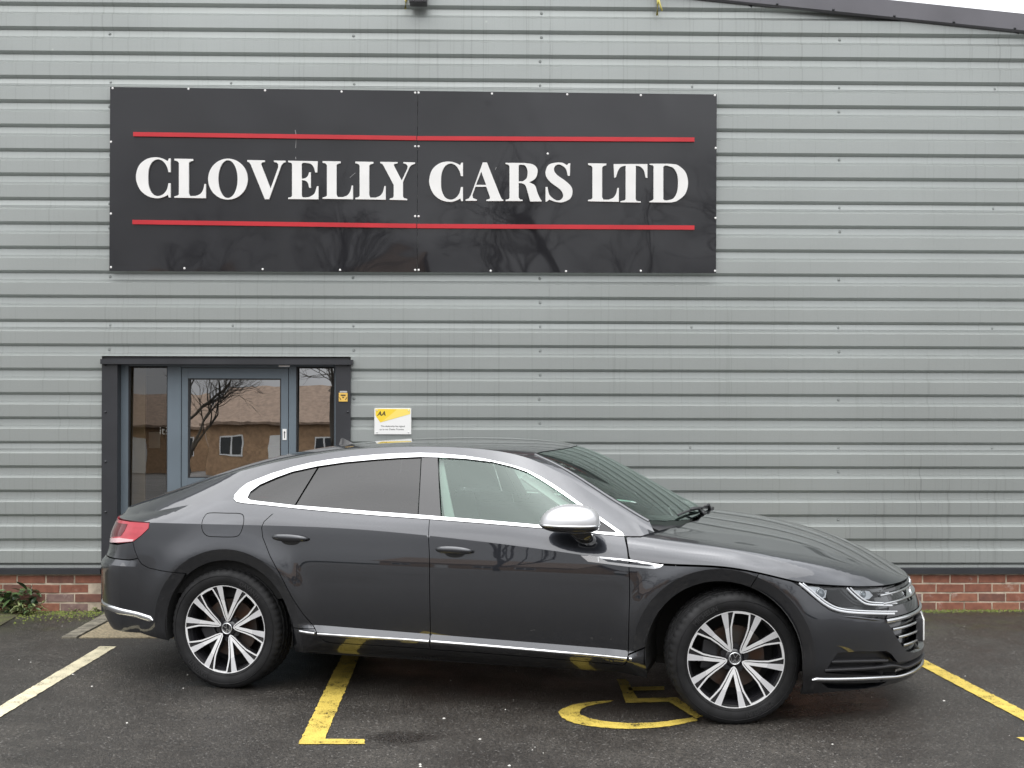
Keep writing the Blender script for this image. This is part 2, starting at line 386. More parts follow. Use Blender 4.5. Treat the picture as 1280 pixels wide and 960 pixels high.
# measure: pixel of the photograph -> place on a body surface
_gs, _gz = np.meshgrid(np.linspace(SMIN+.25, SMAX-.05, 500), np.linspace(.14, 1.36, 140)); _G = np.stack([_gs.ravel(), _gz.ravel()], 1)
_ok = _G[:, 1] <= np.where(_G[:, 0] > 2.45, .85, RZ(np.clip(_G[:, 0], -1.0, 2.5)))+.004; _G = _G[_ok]; _GP = project(side(_G))
def on_side(pts):
    out = []
    for p in pts:
        p = np.array(p, float); g = _G[np.argmin(((_GP-p)**2).sum(1))].copy()
        for _ in range(12):
            e = 2e-4; q = project(side(np.array([g, g+[e, 0], g+[0, e]])))
            J = np.stack([(q[1]-q[0])/e, (q[2]-q[0])/e], 1)
            if abs(np.linalg.det(J)) < 50: break
            d = np.linalg.solve(J, p-q[0]); d = np.clip(d, -.03, .03); g = g+d
            if abs(d).max() < 1e-5: break
        out.append((float(g[0]), float(g[1])))
    return out
def on_plane(pts, off):
    """pixels on the upright plane y = -off of the car"""
    out = []
    for (a, b) in pts:
        u, v = a-640, b-480; c, s = math.cos(ROLL), math.sin(ROLL); u, v = c*u+s*v, -s*u+c*v
        d = (u, FOC, -(v-(HOR-480))); t = (-off+_s*CX+_c*CY)/(_s*d[0]+_c*d[1]); X, Y, Z = (d[0]*t, d[1]*t, CAMZ+d[2]*t)
        out.append((_c*(X-CX)-_s*(Y-CY), Z))
    return out

# ------------------------------------------------------------------ panels cut out of a body surface
def panel(name, surf, outer, holes=(), lines=(), mat=None, parent=None, off=0.0, depth=.012, inset=.0021, grid=.022,
          step=None, both=False, mirror=True, keep=None, side_mat=None, ko=None):
    """a sheet-metal panel with real edges. both: near and far half in one object; mirror: a second object on the far side"""
    step = step or grid*.8
    O = np.asarray(outer, float); O = inset_poly(resample(O, step), inset, keep)
    H = [inset_poly(resample(h, step), -inset) for h in holes]
    Ls = [resample(l, step, False) for l in lines]
    P, T = triangulate(O, H, Ls, grid)
    n0 = normals(surf, P)
    V = surf(P)+n0*off
    # orientation
    a = V[T[:, 0]]; g = np.cross(V[T[:, 1]]-a, V[T[:, 2]]-a); flip = (g*n0[T].mean(1)).sum(1).mean() < 0
    cent = P[T].mean(1, keepdims=True); LU = P[T]*.7+cent*.3
    LN = normals(surf, LU.reshape(-1, 2)).reshape(-1, 3, 3)
    edges = {}
    for t in T:
        for i in range(3):
            e = (t[i], t[(i+1) % 3]); edges[e] = edges.get(e, 0)+1
    bnd = [e for e in edges if (e[1], e[0]) not in edges]
    if keep is not None: bnd = [e for e in bnd if not (keep(P[e[0]]) and keep(P[e[1]]))]
    def make(sgn):
        v = V.copy(); v[:, 1] *= sgn; n = n0.copy(); n[:, 1] *= sgn
        ln = LN.copy(); ln[:, :, 1] *= sgn
        tri = T; rev = flip ^ (sgn < 0)
        if rev: tri = T[:, ::-1]; ln = ln[:, ::-1]
        verts = v.tolist(); faces = tri.tolist(); ns = ln.reshape(-1, 3).tolist(); mi = [0]*len(faces)
        low = {}
        for e in bnd:
            for i in e:
                if i not in low: low[i] = len(verts); verts.append((v[i]-n[i]*depth).tolist())
        for a_, b_ in bnd:
            q = [a_, low[a_], low[b_], b_]
            if rev: q = q[::-1]
            p = np.array([verts[i] for i in q]); fn = np.cross(p[1]-p[0], p[2]-p[0]); l = np.linalg.norm(fn)
            fn = fn/l if l > 1e-12 else n[a_]
            faces.append([int(i) for i in q]); ns += [fn.tolist()]*4; mi.append(1 if side_mat else 0)
        return verts, faces, ns, mi
    def emit(datas):
        verts, faces, ns, mi = [], [], [], []
        for d in datas:
            b = len(verts); verts += d[0]; faces += [[b+i for i in f] for f in d[1]]; ns += d[2]; mi += d[3]
        me = bpy.data.meshes.new(name); me.from_pydata(verts, [], faces)
        me.polygons.foreach_set('use_smooth', [True]*len(faces)); me.polygons.foreach_set('material_index', mi)
        me.update(); me.normals_split_custom_set(ns)
        mm = [mat, side_mat] if side_mat else mat
        return link(name, me, mm, parent)
    if surf is not side: return [emit([make(1)])]
    if both: return [emit([make(1), make(-1)])]
    r = [emit([make(1)])]
    if mirror: r.append(emit([make(-1)]))
    return r
def ribbon(name, surf, pts, w, mat, parent, lift=.004, thick=.008, both=False, mirror=True, closed=False, taper=0, rnd=3, smooth_k=6):
    """raised moulding following a line on the surface: rounded cross-section"""
    c = crom(pts, smooth_k, closed) if len(pts) > 2 else resample(pts, .02, False)
    c = resample(c, .012, closed); n = len(c)
    t = np.gradient(c, axis=0) if not closed else (np.roll(c, -1, 0)-np.roll(c, 1, 0))
    P0 = surf(c); e = t/np.maximum(1e-9, np.linalg.norm(t, axis=1, keepdims=True))*.002
    tan = surf(c+e)-surf(c-e); tan /= np.linalg.norm(tan, axis=1, keepdims=True)
    N = normals(surf, c); B = np.cross(N, tan)
    L = np.arange(n)/max(1, n-1); ww = np.full(n, w/2)
    if taper: ww = ww*np.clip(np.minimum(L/taper, (1-L)/taper), .12, 1)
    prof = []
    for k in range(rnd*2+1):
        a = PI*k/(rnd*2); prof.append((math.cos(a), math.sin(a)**.7))
    prof = [(1, -thick/max(lift, .001))]+prof+[(-1, -thick/max(lift, .001))]; m = len(prof)
    def make(sgn):
        V = []
        for i in range(n):
            for (a, b) in prof:
                p = P0[i]+B[i]*a*ww[i]+N[i]*b*lift
                V.append((p[0], p[1]*sgn, p[2]))
        F = []
        for i in range(n if closed else n-1):
            for k in range(m-1):
                j = (i+1) % n; F.append([i*m+k, j*m+k, j*m+k+1, i*m+k+1])
        if not closed: F.append(list(range(m))); F.append([(n-1)*m+k for k in reversed(range(m))])
        return V, F
    def emit(ds):
        mb = MB()
        for V, F in ds: mb.add(V, F, 0, True)
        return mb.build(name, mat, parent, autosmooth=50)
    if surf is not side: return [emit([make(1)])]
    if both: return [emit([make(1), make(-1)])]
    r = [emit([make(1)])]
    if mirror: r.append(emit([make(-1)]))
    return r
def arc(xw, r, z0, z1, n=26, front=True):
    """wheel opening from the rear leg up and over to the front leg (x, z in body coordinates)"""
    zc = .335; pts = []
    for k in range(n+1):
        a = PI-PI*k/n; pts.append((xw+r*math.cos(a), zc+r*math.sin(a)))
    return [(xw-r, z0)]+pts+[(xw+r, z1)]
def s_of(x, z):
    """body coordinate s of a place with given x on the near side"""
    s = x
    for _ in range(20): s += x-float(side(np.array([(s, z)]))[0, 0])
    return s
def sx(pts): return [(s_of(x, z), z) for x, z in pts]

CAR = empty('car', (CX, CY, 0), -PSI)
tag(CAR, 'dark grey fastback car with chrome window trim parked sideways across the bays', 'car')
P_ = M['paint']
cen = lambda p: p[0] > SMAX-1e-4 or p[0] < SMIN+1e-4
LR_ = WHEELS[0][0]; LF_ = WHEELS[1][0]
rear_open = sx(arc(LR_, R_OPEN, .235, .365)); rear_band = sx(arc(LR_, R_BAND, .20, .20, 110))
front_open = sx(arc(LF_, R_OPEN, .19, .185)); front_band = sx(arc(LF_, R_BAND, .16, .16, 110))
DLO = on_side([(292.5, 624), (293.5, 619), (300, 611.5), (309, 604.5), (318.8, 600.3), (340, 592), (365.6, 584.2), (389, 578.6), (412.5, 574.6), (440, 571.2), (470, 568.5), (500, 566.9), (525, 566.4), (546, 566.9), (580.6, 570), (605, 573.6), (627.5, 578.4), (645, 583), (658.8, 587.5), (675, 595.6), (690, 604.5), (705, 614.5), (721, 626.3), (737, 637.5), (752.5, 648.3), (766, 657.8), (778.5, 666.5)])
BELT = on_side([(780.5, 670.5), (752, 668), (720, 664.5), (683.8, 661), (640, 657.3), (600, 654), (570, 651.7), (536.9, 649.2), (500, 646.6), (470, 644.4), (440, 642), (400, 638.6), (365.6, 635.2), (330, 631.4), (305, 629.2), (296, 627.5)])
ARCH_CUT_R = on_side([(232.5, 716.9)])[0]
RD_REAR = on_side([(351.6, 633.5), (340, 643), (330, 652), (327, 660), (328.5, 672), (337.5, 695), (350, 718), (365.6, 748), (380, 769), (393.8, 786)])
DL = on_side([(393.8, 786), (400, 796), (406, 801.5), (415, 803.6), (440, 805), (500, 808.5), (537.5, 811.5)])
DL2 = on_side([(537.5, 811.5), (600, 816), (660, 821), (720, 826), (765, 830), (779, 831.5), (783.5, 828), (785, 820)])
FD_FRONT = on_side([(785, 820), (787, 750), (786.8, 725), (786, 704), (784, 686), (780.6, 670.5)])
BSPLIT = on_side([(538.5, 811.5), (537.5, 760), (537, 700), (537, 649.2)])
LAMP_EDGE = on_side([(186.6, 653.3), (185.8, 660.6), (176, 670), (166, 677.5)])
BUMP_EDGE = on_side([(166, 677.5), (168.5, 688), (172.5, 698), (177, 705), (185.6, 709.8), (200, 713.2), (213.8, 715.2), (232.5, 716.9)])
arch_r_from = [p for p in rear_open if p[1] > .3]
i_cut = min(range(len(rear_open)), key=lambda i: math.hypot(rear_open[i][0]-ARCH_CUT_R[0], rear_open[i][1]-ARCH_CUT_R[1]))
# body side: quarter panel, C-pillar and cant rail down to the foot of the windscreen pillar
poly = rear_open[i_cut:] + [RD_REAR[-1]] + RD_REAR[::-1][1:-1] + [BELT[12]] + BELT[13:] + DLO + [BELT[0]] + [(2.34, .925)] \
    + r_sz(2.40, -.48, 120)[0:] + r_sz(-.50, -1.16, 26) + [(-1.16, .925), (-1.0, .924), (-.85, .923)] + LAMP_EDGE + BUMP_EDGE[1:]
keepR = lambda p: abs(p[1]-float(np.interp(p[0], _sr, R_RING[:, 2]))) < 2e-3
crease = [(x, float(ZC(x))) for x in np.linspace(-.6, 2.28, 120)]
FUEL = on_side(crom([(256, 645), (262, 641.2), (284, 641.5), (300, 642), (304.5, 646), (304, 656), (300, 667), (293, 671), (272, 671), (259, 669.8), (253, 663), (252.5, 653)], 3, True))
belt_line = [(x, float(ZB(x))) for x in np.linspace(-.9, .33, 50)]
QL = [crease, rear_band, belt_line]
panel('body_side', side, poly, [FUEL], QL, P_, CAR, keep=keepR)
panel('fuel_flap', side, FUEL, [], [crease], P_, CAR, depth=.006, inset=.002)
# doors
poly = [RD_REAR[0]] + RD_REAR[1:] + DL[1:-1] + BSPLIT + BELT[7:13][0:0] + [BELT[i] for i in range(8, 13)]
ledge = [(x, .352-.0235*(x-.46)+.040) for x in np.linspace(.44, 2.36, 60)]; ledge2 = [(x, z-.036) for x, z in ledge]
rear_doors = panel('rear_door', side, poly, [], [crease, rear_band, ledge, ledge2], P_, CAR)
poly = DL2[1:] + FD_FRONT[1:] + BELT[0:8] + BSPLIT[::-1][1:]
front_doors = panel('front_door', side, poly, [], [crease, front_band, ledge, ledge2], P_, CAR)
# front wing below the crease line
wing_cut = on_side([(948.8, 722), (936, 734)])
Cw = c_sz(2.30, wing_cut[0][0], 24)
i_w = min(range(len(front_open)), key=lambda i: math.hypot(front_open[i][0]-wing_cut[1][0], front_open[i][1]-wing_cut[1][1]))
poly = FD_FRONT[:4] + Cw + [front_open[j] for j in range(i_w, 2, -1)] + [(front_open[0][0], .37), (2.295, .335)]
panel('front_wing', side, poly, [], [front_band], P_, CAR)
# sill
poly = [(rear_open[-1][0], .364)] + [RD_REAR[-1]] + DL[1:] + DL2[1:] + [(2.295, .330), (front_open[0][0], .366), (front_open[0][0], .195), (2.24, .216), (1.3, .216), (rear_open[-1][0], .224)]
panel('sill', side, poly, [], [rear_band, front_band], P_, CAR, depth=.05)
# rear bumper (both corners in one piece)
tail_cut = BUMP_EDGE[3][0]
poly = [(SMIN, .70)] + [(s, .70+.0*(s)) for s in np.linspace(SMIN, -.62, 16)[1:]] + BUMP_EDGE[2:] + [rear_open[j] for j in range(i_cut-1, 0, -1)] + [(rear_open[0][0], .238)] \
    + on_side([(211, 801), (195, 797.5), (176, 791.5)]) + [(-.80, .282), (-1.0, .27), (-1.25, .265), (SMIN, .265)]
PIPE = [(-1.40, .29), (-.80, .30), (-.66, .275)]
panel('rear_bumper', side, poly, [], [rear_band, [(s, .666) for s in np.linspace(SMIN, -.50, 40)]], P_, CAR, both=True, keep=lambda p: p[0] < SMIN+1e-3)
rb = on_side([(136, 758), (160, 764.5), (180, 770.5), (191, 775)])
ribbon('bumper_trim', side, [(SMIN+.30, .408), (-1.1, .411), (-.95, .414), (-.80, .415), (-.68, .404), (-.556, .388), (-.436, .367)], .038, M['chrome'], CAR, lift=.010, taper=.02)
# tailgate
lz = .918
SHELF = [(s, .712) for s in np.linspace(SMIN, -.42, 40)]; SHELF2 = [(s, .678) for s in np.linspace(SMIN, -.42, 40)]
LAMPP = [(-1.36, .845)] + [(-1.30, .905), (-1.1, .922), (-.85, .921)] + on_side([(170, 652.3)]) + LAMP_EDGE + [(-.75, .790), (-.98, .782), (-1.2, .792), (-1.34, .81)]
poly = [(SMIN, .928)] + [(s, .93) for s in np.linspace(SMIN+.05, -1.03, 12)] + on_side([(163, 651.5)])[0:0] + [(-.90, .925), (-.72, .921)] + LAMP_EDGE + BUMP_EDGE[1:3] + [(s, .702) for s in np.linspace(-.63, SMIN, 16)]
def clip_lamp(q): return q
poly = [(SMIN, .93)] + [(s, .93) for s in np.linspace(SMIN+.05, -1.44, 4)] + [(-1.40, .86), (-1.36, .795), (-1.2, .780), (-.98, .772), (-.76, .782)] + [LAMP_EDGE[-1]] + BUMP_EDGE[1:3] + [(s, .702) for s in np.linspace(-.63, SMIN, 16)]
poly = [(-1.17, .925)]+r_sz(-1.17, SMIN, 12)+[(s, .702) for s in np.linspace(SMIN, -.63, 16)]+BUMP_EDGE[1:3][::-1]+[LAMP_EDGE[-1], (-.76, .782), (-.98, .772), (-1.2, .780), (-1.36, .795), (-1.40, .86), (-1.36, .922), (-1.30, .925)]
panel('tailgate', side, poly, [], [], P_, CAR, both=True, keep=lambda p: p[0] < SMIN+1e-3)
M['pinkstrip'] = pbr('pink_lamp_strip', (.75, .50, .52), rough=.15, coat=1)
lamps = panel('tail_light', side, LAMPP, [], [], M['redlens'], CAR, off=.001, depth=.03)
def tri_px(pts): return on_side(pts)
DKS = on_side([(160, 654.6), (156, 664), (151.5, 670.4), (147, 669.6)])+[(-1.0, .812), (-1.25, .815), (-1.30, .86), (-1.25, .895), (-.95, .905)]
STR = on_side([(168, 674), (166.2, 677), (150, 674.6)])+[(-1.0, .786), (-1.28, .80), (-1.28, .808), (-1.0, .797)]+on_side([(150, 671.8)])
for i, lo in enumerate(lamps):
    sg = 1 if i == 0 else -1
    for nm, pl, mt in (('dark_segment', DKS, M['darkred']), ('light_strip', STR, M['pinkstrip'])):
        q = panel(nm, side, pl, [], [], mt, lo, off=.003, depth=.003, mirror=(sg < 0))
        if sg < 0:
            bpy.data.objects.remove(q[0])
# ---- top skins
SS = [(2.36, -.690), (2.25, -.664), (2.11, -.636), (1.97, -.606), (1.83, -.578), (1.745, -.560), (1.705, -.54)]
WT = [(1.715, -.48), (1.745, -.38), (1.775, -.22), (1.79, 0)]
mir = lambda L: [(x, -y) for x, y in L][::-1]
def ring_xy(R, xa, xb, n):
    """boundary of a body ring in plan, from xa to xb on the near side"""
    P = R; i0 = int(np.argmin(P[:, 0])); P = P[i0:] if R is R_RING else P
    x = np.linspace(xa, xb, n); return [(a, float(np.interp(a, P[:, 0], P[:, 1]))) for a in x]
RWS = [(-.17, -.545), (-.30, -.575), (-.45, -.60), (-.60, -.615)]
RWT = [(-.045, 0), (-.05, -.22), (-.075, -.38), (-.115, -.50)]; RWB = [(-.66, -.58), (-.72, -.45), (-.76, -.25), (-.77, 0)]
Rn = ring_xy(R_RING, -.60, 2.40, 110)
kR = lambda p: abs(abs(p[1])-abs(float(np.interp(p[0], R_RING[:, 0], R_RING[:, 1])))) < 2.5e-3 and p[0] > -.55
roof_poly = Rn + SS + WT + mir(WT)[1:] + mir(SS) + [(x, -y) for x, y in Rn][::-1] + mir(RWS)[0:] + mir(RWT) + RWT[1:] + RWS
panel('roof', top, roof_poly, [], [], P_, CAR, grid=.03, keep=kR, depth=.02)
for sg in (1, -1): ribbon('screen_moulding', top, [(x, sg*(y-.008)) for x, y in SS], .022, P_, CAR, lift=.007, thick=.006)
ws_poly = SS[::-1] + [(2.44, -.60), (2.495, -.45), (2.535, -.25), (2.55, 0)] + [(2.535, .25), (2.495, .45), (2.44, .60)] + [(x, -y) for x, y in SS] + [(x, -y) for x, y in WT][:-1] + WT[::-1]
panel('windscreen', top, ws_poly, [], [], M['screen'], CAR, grid=.035, off=-.003, depth=.004)
WSI = [(1.79, -.50), (1.825, -.30), (1.84, 0), (1.825, .30), (1.79, .50)]
WSO = [(2.335, .645), (2.42, .56), (2.47, .42), (2.505, .22), (2.515, 0), (2.505, -.22), (2.47, -.42), (2.42, -.56), (2.335, -.645)]
panel('windscreen_border', top, inset_poly(resample(ws_poly, .05), .004), [WSI+[(2.0, .588)]+WSO+[(2.0, -.588)]], [], M['gloss_black'], CAR, grid=.04, off=-.008, depth=.002)
rw_poly = RWT + RWS + RWB + mir(RWB)[1:] + mir(RWS) + mir(RWT)[:-1]
panel('rear_window', top, rw_poly, [], [], M['tint'], CAR, grid=.04, off=-.002, depth=.004)
xe = float(R_RING[:, 0].min())+.012
Dn = ring_xy(R_RING, -.60, xe, 30)
deck = [(-.60, -.62)] + Dn + [(x, -y) for x, y in Dn][::-1] + [(-.60, .62)] + mir(RWB)
panel('boot_lid', top, deck[:-1], [], [], P_, CAR, grid=.03, depth=.02)
# bonnet: wraps over the wings down to the crease line
hb = [(2.289, -.915), (2.274, -.885), (2.264, -.858), (2.295, -.838), (2.36, -.775), (2.405, -.715), (2.46, -.61), (2.515, -.46), (2.56, -.26), (2.575, 0)]
Cn = [(float(a), float(b)) for a, b in zip(C_RING[:, 0], C_RING[:, 1]) if 2.299 < a < 3.700][::3]
hood_poly = [Cn[0]] + hb + mir(hb)[1:] + [(x, -y) for x, y in Cn] + Cn[::-1]
rl = [(x, -(.60-.25*min(max((x-2.7)/.9, 0), 1.05))) for x in np.linspace(2.60, 3.66, 52)]
TL_ = [[(a, sg*t*b) for a, b in Cn[2:-3]] for t in (.80, .86, .91, .945, .97, .988) for sg in (1, -1)]
panel('bonnet', hood, hood_poly, [], [rl, [(x, -y) for x, y in rl]]+TL_, P_, CAR, grid=.022, depth=.02, inset=.003)
panel('cowl', lambda uv: top(uv)*[1, 1, 1]-[0, 0, .03], [(2.34, -.69), (2.44, -.59), (2.495, -.45), (2.535, -.25), (2.55, 0), (2.535, .25), (2.495, .45), (2.44, .59), (2.34, .69), (2.44, .70), (2.54, .5), (2.60, .25), (2.62, 0), (2.60, -.25), (2.54, -.5), (2.44, -.70)], [], [], M['plastic'], CAR, grid=.04, inset=0)
# ---- front bumper
HLB = on_side([(991, 727.6), (998.8, 732.3), (1008, 740), (1019, 749.3), (1028, 756.5), (1036, 762), (1045, 766), (1055, 768.6), (1075, 771), (1090, 772), (1106.6, 774.2)])
GR = on_side([(1106.6, 774.2), (1120, 795), (1132, 813.5)])
ARC_F = [front_open[j] for j in range(len(front_open)-1, i_w-1, -1)]
Cb = c_sz(wing_cut[0][0], HLB[0][0], 12)
poly = Cb[:-1] + HLB + GR[1:] + [(3.90, .300), (4.05, .292), (SMAX, .290), (SMAX, .150)] + [(4.05, .150), (3.85, .150)] + on_side([(1092.5, 860), (1050, 864.5), (1000, 867.5)]) + ARC_F
INT = on_side([(1032, 841), (1038, 830), (1047.5, 816.5), (1075, 814.6), (1108, 814.3), (1114, 818)]) + [(3.72, .272), (3.86, .262), (SMAX-.004, .262), (SMAX-.004, .212), (3.95, .207)] + on_side([(1125, 843.3)])
LOW = on_side([(1027, 853.6), (1060, 854.2), (1095, 853.6), (1108, 852.2), (1098, 857), (1080, 860), (1050, 860.6), (1035, 859.6)])
front_bumpers = panel('front_bumper', side, poly, [INT, LOW], [front_band, on_side([(1000, 811), (1030, 812.5), (1110, 810.5)])], P_, CAR, both=True, keep=lambda p: p[0] > SMAX-1e-3, depth=.03)
FB = front_bumpers[0]
NSURF = lambda d: (lambda uv: side(uv)-normals(side, uv)*d)
inner = side
def backing(name, poly, off, mat=M['dark'], par=None, both=True, **k): return panel(name, side, poly, [], [], mat, par or CAR, off=off, depth=.002, inset=-.01, both=both, grid=.04, **k)
backing('intake_mesh', [(3.20, .25), (3.30, .39), (3.72, .38), (3.80, .28), (SMAX, .27), (SMAX, .20), (3.9, .2), (3.25, .235)], -.05, M['plastic'], FB)
backing('lower_intake', [(3.2, .15), (3.2, .24), (3.75, .24), (3.75, .15)], -.035, M['dark'], FB, both=False)
ib = on_side([(1040, 827.8), (1070, 827), (1095, 826.4), (1110, 826.2)])
ribbon('intake_bar', side, ib, .012, M['plastic'], FB, lift=-.010+.012, thick=.03)
ib = on_side([(1031, 838.4), (1060, 837.2), (1100, 834.5), (1118, 832.5)]) + [(3.80, .232), (3.95, .232), (4.1, .232), (SMAX, .232)]
ribbon('intake_bar', side, ib, .013, M['satin'] if 0 else M['plastic'], FB, lift=.004, thick=.03, both=True)
ib = on_side([(1015, 848.6), (1040, 849.2), (1070, 848.6), (1100, 847.2), (1122, 845.6)]) + [(3.87, .192), (4.0, .196), (4.12, .198), (SMAX, .198)]
ribbon('bumper_trim', side, ib, .020, M['chrome'], CAR, lift=.010, thick=.01, both=True, taper=.02)
LIPL = on_side([(1050, 770.2), (1075, 772.6), (1104, 776.2)])
ribbon('bumper_lip', side, LIPL, .012, P_, CAR, lift=.005, taper=.25)
# grille and lamp housing
HC = c_sz(HLB[0][0]+.02, SMAX, 26)
poly = HC + [(SMAX, .29), (3.85, .30)] + GR[::-1] + HLB[::-1][1:-1]
panel('grille', side, poly, [], [], M['gloss_black'], CAR, off=-.045, depth=.002, inset=-.012, both=True, grid=.04)
panel('front_panel', side, [(3.70, .566), (3.9, .566), (SMAX, .566), (SMAX, .512), (3.9, .512), (3.648, .512)], [], [], M['gloss_black'], CAR, off=0, depth=.05, inset=.002, both=True, keep=lambda p: p[0] > SMAX-1e-3)
GRI = [o for o in CAR.children if o.name.startswith('grille')][0]
g0 = on_side([(1108, 776.4), (1116, 786.8), (1123, 796.4), (1129, 806.3)])
for k, (p, wd, lf) in enumerate(zip(g0, (.022, .015, .015, .015), (.010, .007, .007, .007))):
    ribbon('grille_bar', side, [(p[0]-.004, p[1]), (3.80, p[1]-.001), (4.0, p[1]-.001), (SMAX, p[1]-.001)], wd, M['chrome'], GRI, lift=lf, thick=.045, both=True)
for zb_ in (.627, .585):
    ribbon('grille_bar', side, [(3.66, zb_), (3.80, zb_), (4.0, zb_), (SMAX, zb_)], .013, M['chrome'], GRI, lift=.006, thick=.04, both=True)
panel('nose_panel', side, [(3.62, .648)]+[(3.75, .652), (3.9, .655), (SMAX, .656), (SMAX, .640), (3.9, .638), (3.74, .636)], [], [], M['gloss_black'], CAR, off=0, depth=.04, inset=.001, both=True, keep=lambda p: p[0] > SMAX-1e-3)
# headlights: lens, light strips, projector and reflector modules
HEND = on_side([(1106.6, 773.4), (1110, 764), (1112, 752), (1108, 740)])
LENS = c_sz(HLB[0][0]+.004, HEND[-1][0]-.02, 20) + HEND[::-1] + HLB[::-1][1:]
lens = panel('headlight', side, LENS, [], [], M['lens'], CAR, off=-.002, depth=.006, inset=.003)
def both_sides(pts, w, mat, lift, thick, name, taper=0):
    for i, lo in enumerate(lens):
        r = ribbon(name, side, pts, w, mat, lo, lift=lift, thick=thick, mirror=(i == 1), taper=taper)
        if i == 1: bpy.data.objects.remove(r[0])
ZP = lambda pts: on_side([(980+a/6.4, 680+b/6.4) for a, b in pts])
deep = lambda uv: side(uv)-normals(side, uv)*.012
def drl(pts, w):
    global side
    both_sides(ZP(pts), w, M['drl'], -.004+.006, .004, 'light_strip')
M['drl'] = pbr('light_guide', (.62, .64, .66), rough=.22, metal=.6, emis=(.10, .10, .105))
M['refl'] = pbr('lamp_reflector', (.75, .77, .80), rough=.35, metal=.2)
drl([(122, 312), (190, 368), (262, 430), (330, 482), (400, 519), (480, 540), (590, 551), (740, 556), (885, 557)], .0105)
drl([(150, 312), (215, 366), (285, 424), (345, 468), (410, 503), (480, 521), (600, 533), (760, 538), (905, 539)], .007)
drl([(505, 352), (545, 394), (590, 434), (640, 470), (690, 484), (780, 489), (865, 491)], .009)
drl([(532, 350), (570, 388), (612, 424), (655, 452), (705, 466), (800, 472), (905, 474)], .0065)
def module(pt, r, r2, name):
    """round projector in a bright bezel, set behind the lens"""
    g = np.array(ZP([pt])); n = normals(side, g)[0]; p = side(g)[0]-n*.022
    for i, lo in enumerate(lens):
        sg = 1 if i == 0 else -1; nn = Vector((n[0]*.35+.55, n[1]*sg*1.0, n[2]*.2)).normalized()
        mb = MB(); mb.lathe([(r2, -.004), (r2, .004), (r*1.18, .006), (r*1.05, -.004), (r, -.006), (r*.92, .006), (r*.6, .013), (.0005, .016)], 28, mis=[0, 0, 0, 0, 1, 1, 1])
        q = Vector((0, 1, 0)).rotation_difference(nn).to_matrix().to_4x4()
        mb.v = [tuple(Matrix.Translation((p[0], p[1]*sg, p[2])) @ q @ Vector(v)) for v in mb.v]
        mb.build(name, [M['chrome'], M['projector']], lo)
M['projector'] = pbr('projector_lens', (.30, .33, .36), rough=.05, coat=1)
module((312, 398), .023, .031, 'projector')
module((655, 405), .017, .023, 'projector')
def chip(pts, mat, off, name):
    for i, lo in enumerate(lens):
        r = panel(name, side, ZP(pts), [], [], mat, lo, off=off, depth=.01, inset=.0005, mirror=(i == 1))
        if i == 1: bpy.data.objects.remove(r[0])
chip([(185, 335), (300, 345), (360, 372), (350, 430), (305, 450), (240, 405)], M['refl'], -.020, 'reflector')
chip([(580, 368), (705, 372), (738, 408), (702, 440), (645, 442), (600, 400)], M['refl'], -.020, 'reflector')
chip([(345, 360), (470, 372), (560, 470), (600, 500), (470, 500), (380, 455)], M['plastic'], -.026, 'lamp_panel')
chip([(775, 370), (822, 364), (878, 408), (838, 404)], M['satin'], -.004, 'reflector')
# side window trims, glass, pillars
DLI = on_side([(309.5, 622.5), (313, 615), (325, 606.2), (345, 597.5), (365.6, 590), (396.9, 583.2), (430, 578.3), (470, 574.6), (500, 572.6), (526, 571.4), (547.8, 572.0), (580, 573.6), (615, 577.6), (640, 583.6), (658.8, 590.2), (675, 599.5), (690, 609.2), (705, 619.2), (721, 630.6), (737, 642), (752, 652.5), (765, 661.6), (771, 666.2)]
               + [(752, 665.2), (720, 661.5), (683.8, 657.2), (640, 653.2), (600, 649.8), (565, 647.0), (536.9, 644.6), (500, 641.9), (470, 639.8), (440, 637.4), (400, 634.2), (365.6, 631.6), (340, 628.6), (322, 626.6), (313, 625.2)])
trim_outer = DLO + BELT
panel('window_trim', side, trim_outer, [DLI], [], M['chrome'], CAR, off=.004, depth=.014, inset=.0004, grid=.03, step=.012)
QG = DLI[:5]+on_side([(396.9, 583.2), (367.5, 631.6)]) + DLI[-3:]
panel('quarter_glass', side, QG, [], [], M['tint'], CAR, off=-.005, depth=.005, inset=.0015)
def seg(a, b): return on_side([a, b])
RG = on_side([(398.5, 583.2), (430, 578.3), (470, 574.6), (500, 572.6), (526, 571.4), (524, 608), (522, 643.6), (500, 641.9), (470, 639.8), (440, 637.4), (400, 634.2), (369, 631.6)])
rgl = panel('window_pane', side, RG, [], [], M['tint'], rear_doors[0], off=-.006, depth=.005, inset=.0012, mirror=False)
def mirrored(name, surf_poly, mat, parents, holes=(), **k):
    r = []
    for i, par in enumerate(parents):
        q = panel(name, side, surf_poly, holes, [], mat, par, mirror=(i == 1), **k)
        if i == 1: bpy.data.objects.remove(q[0]); q = q[1:]
        r += q
    return r
bpy.data.objects.remove(rgl[0])
mirrored('window_pane', RG, M['tint'], rear_doors, off=-.006, depth=.005, inset=.0012)
BP = on_side([(527, 571.4), (547, 571.9), (548.5, 605), (551, 645.8), (536.9, 644.6), (523, 643.7), (525, 608)])
mirrored('pillar_cover', BP, M['gloss_black'], front_doors, off=-.001, depth=.006, inset=.0008)
FG = on_side([(548.5, 572.1), (580, 573.6), (615, 577.6), (640, 583.6), (658.8, 590.2), (675, 599.5), (690, 609.2), (705, 619.2), (721, 630.6), (731, 637.8), (742, 662.5), (720, 661.4), (683.8, 657.2), (640, 653.2), (600, 649.8), (565, 647.0), (552, 645.9)])
mirrored('window_pane', FG, M['glass'], front_doors, off=-.006, depth=.005, inset=.0012)
TRI = on_side([(732, 638.5), (740, 644), (752, 652.5), (765, 661.6), (771, 666.2), (752, 665.2), (743, 662.8)])
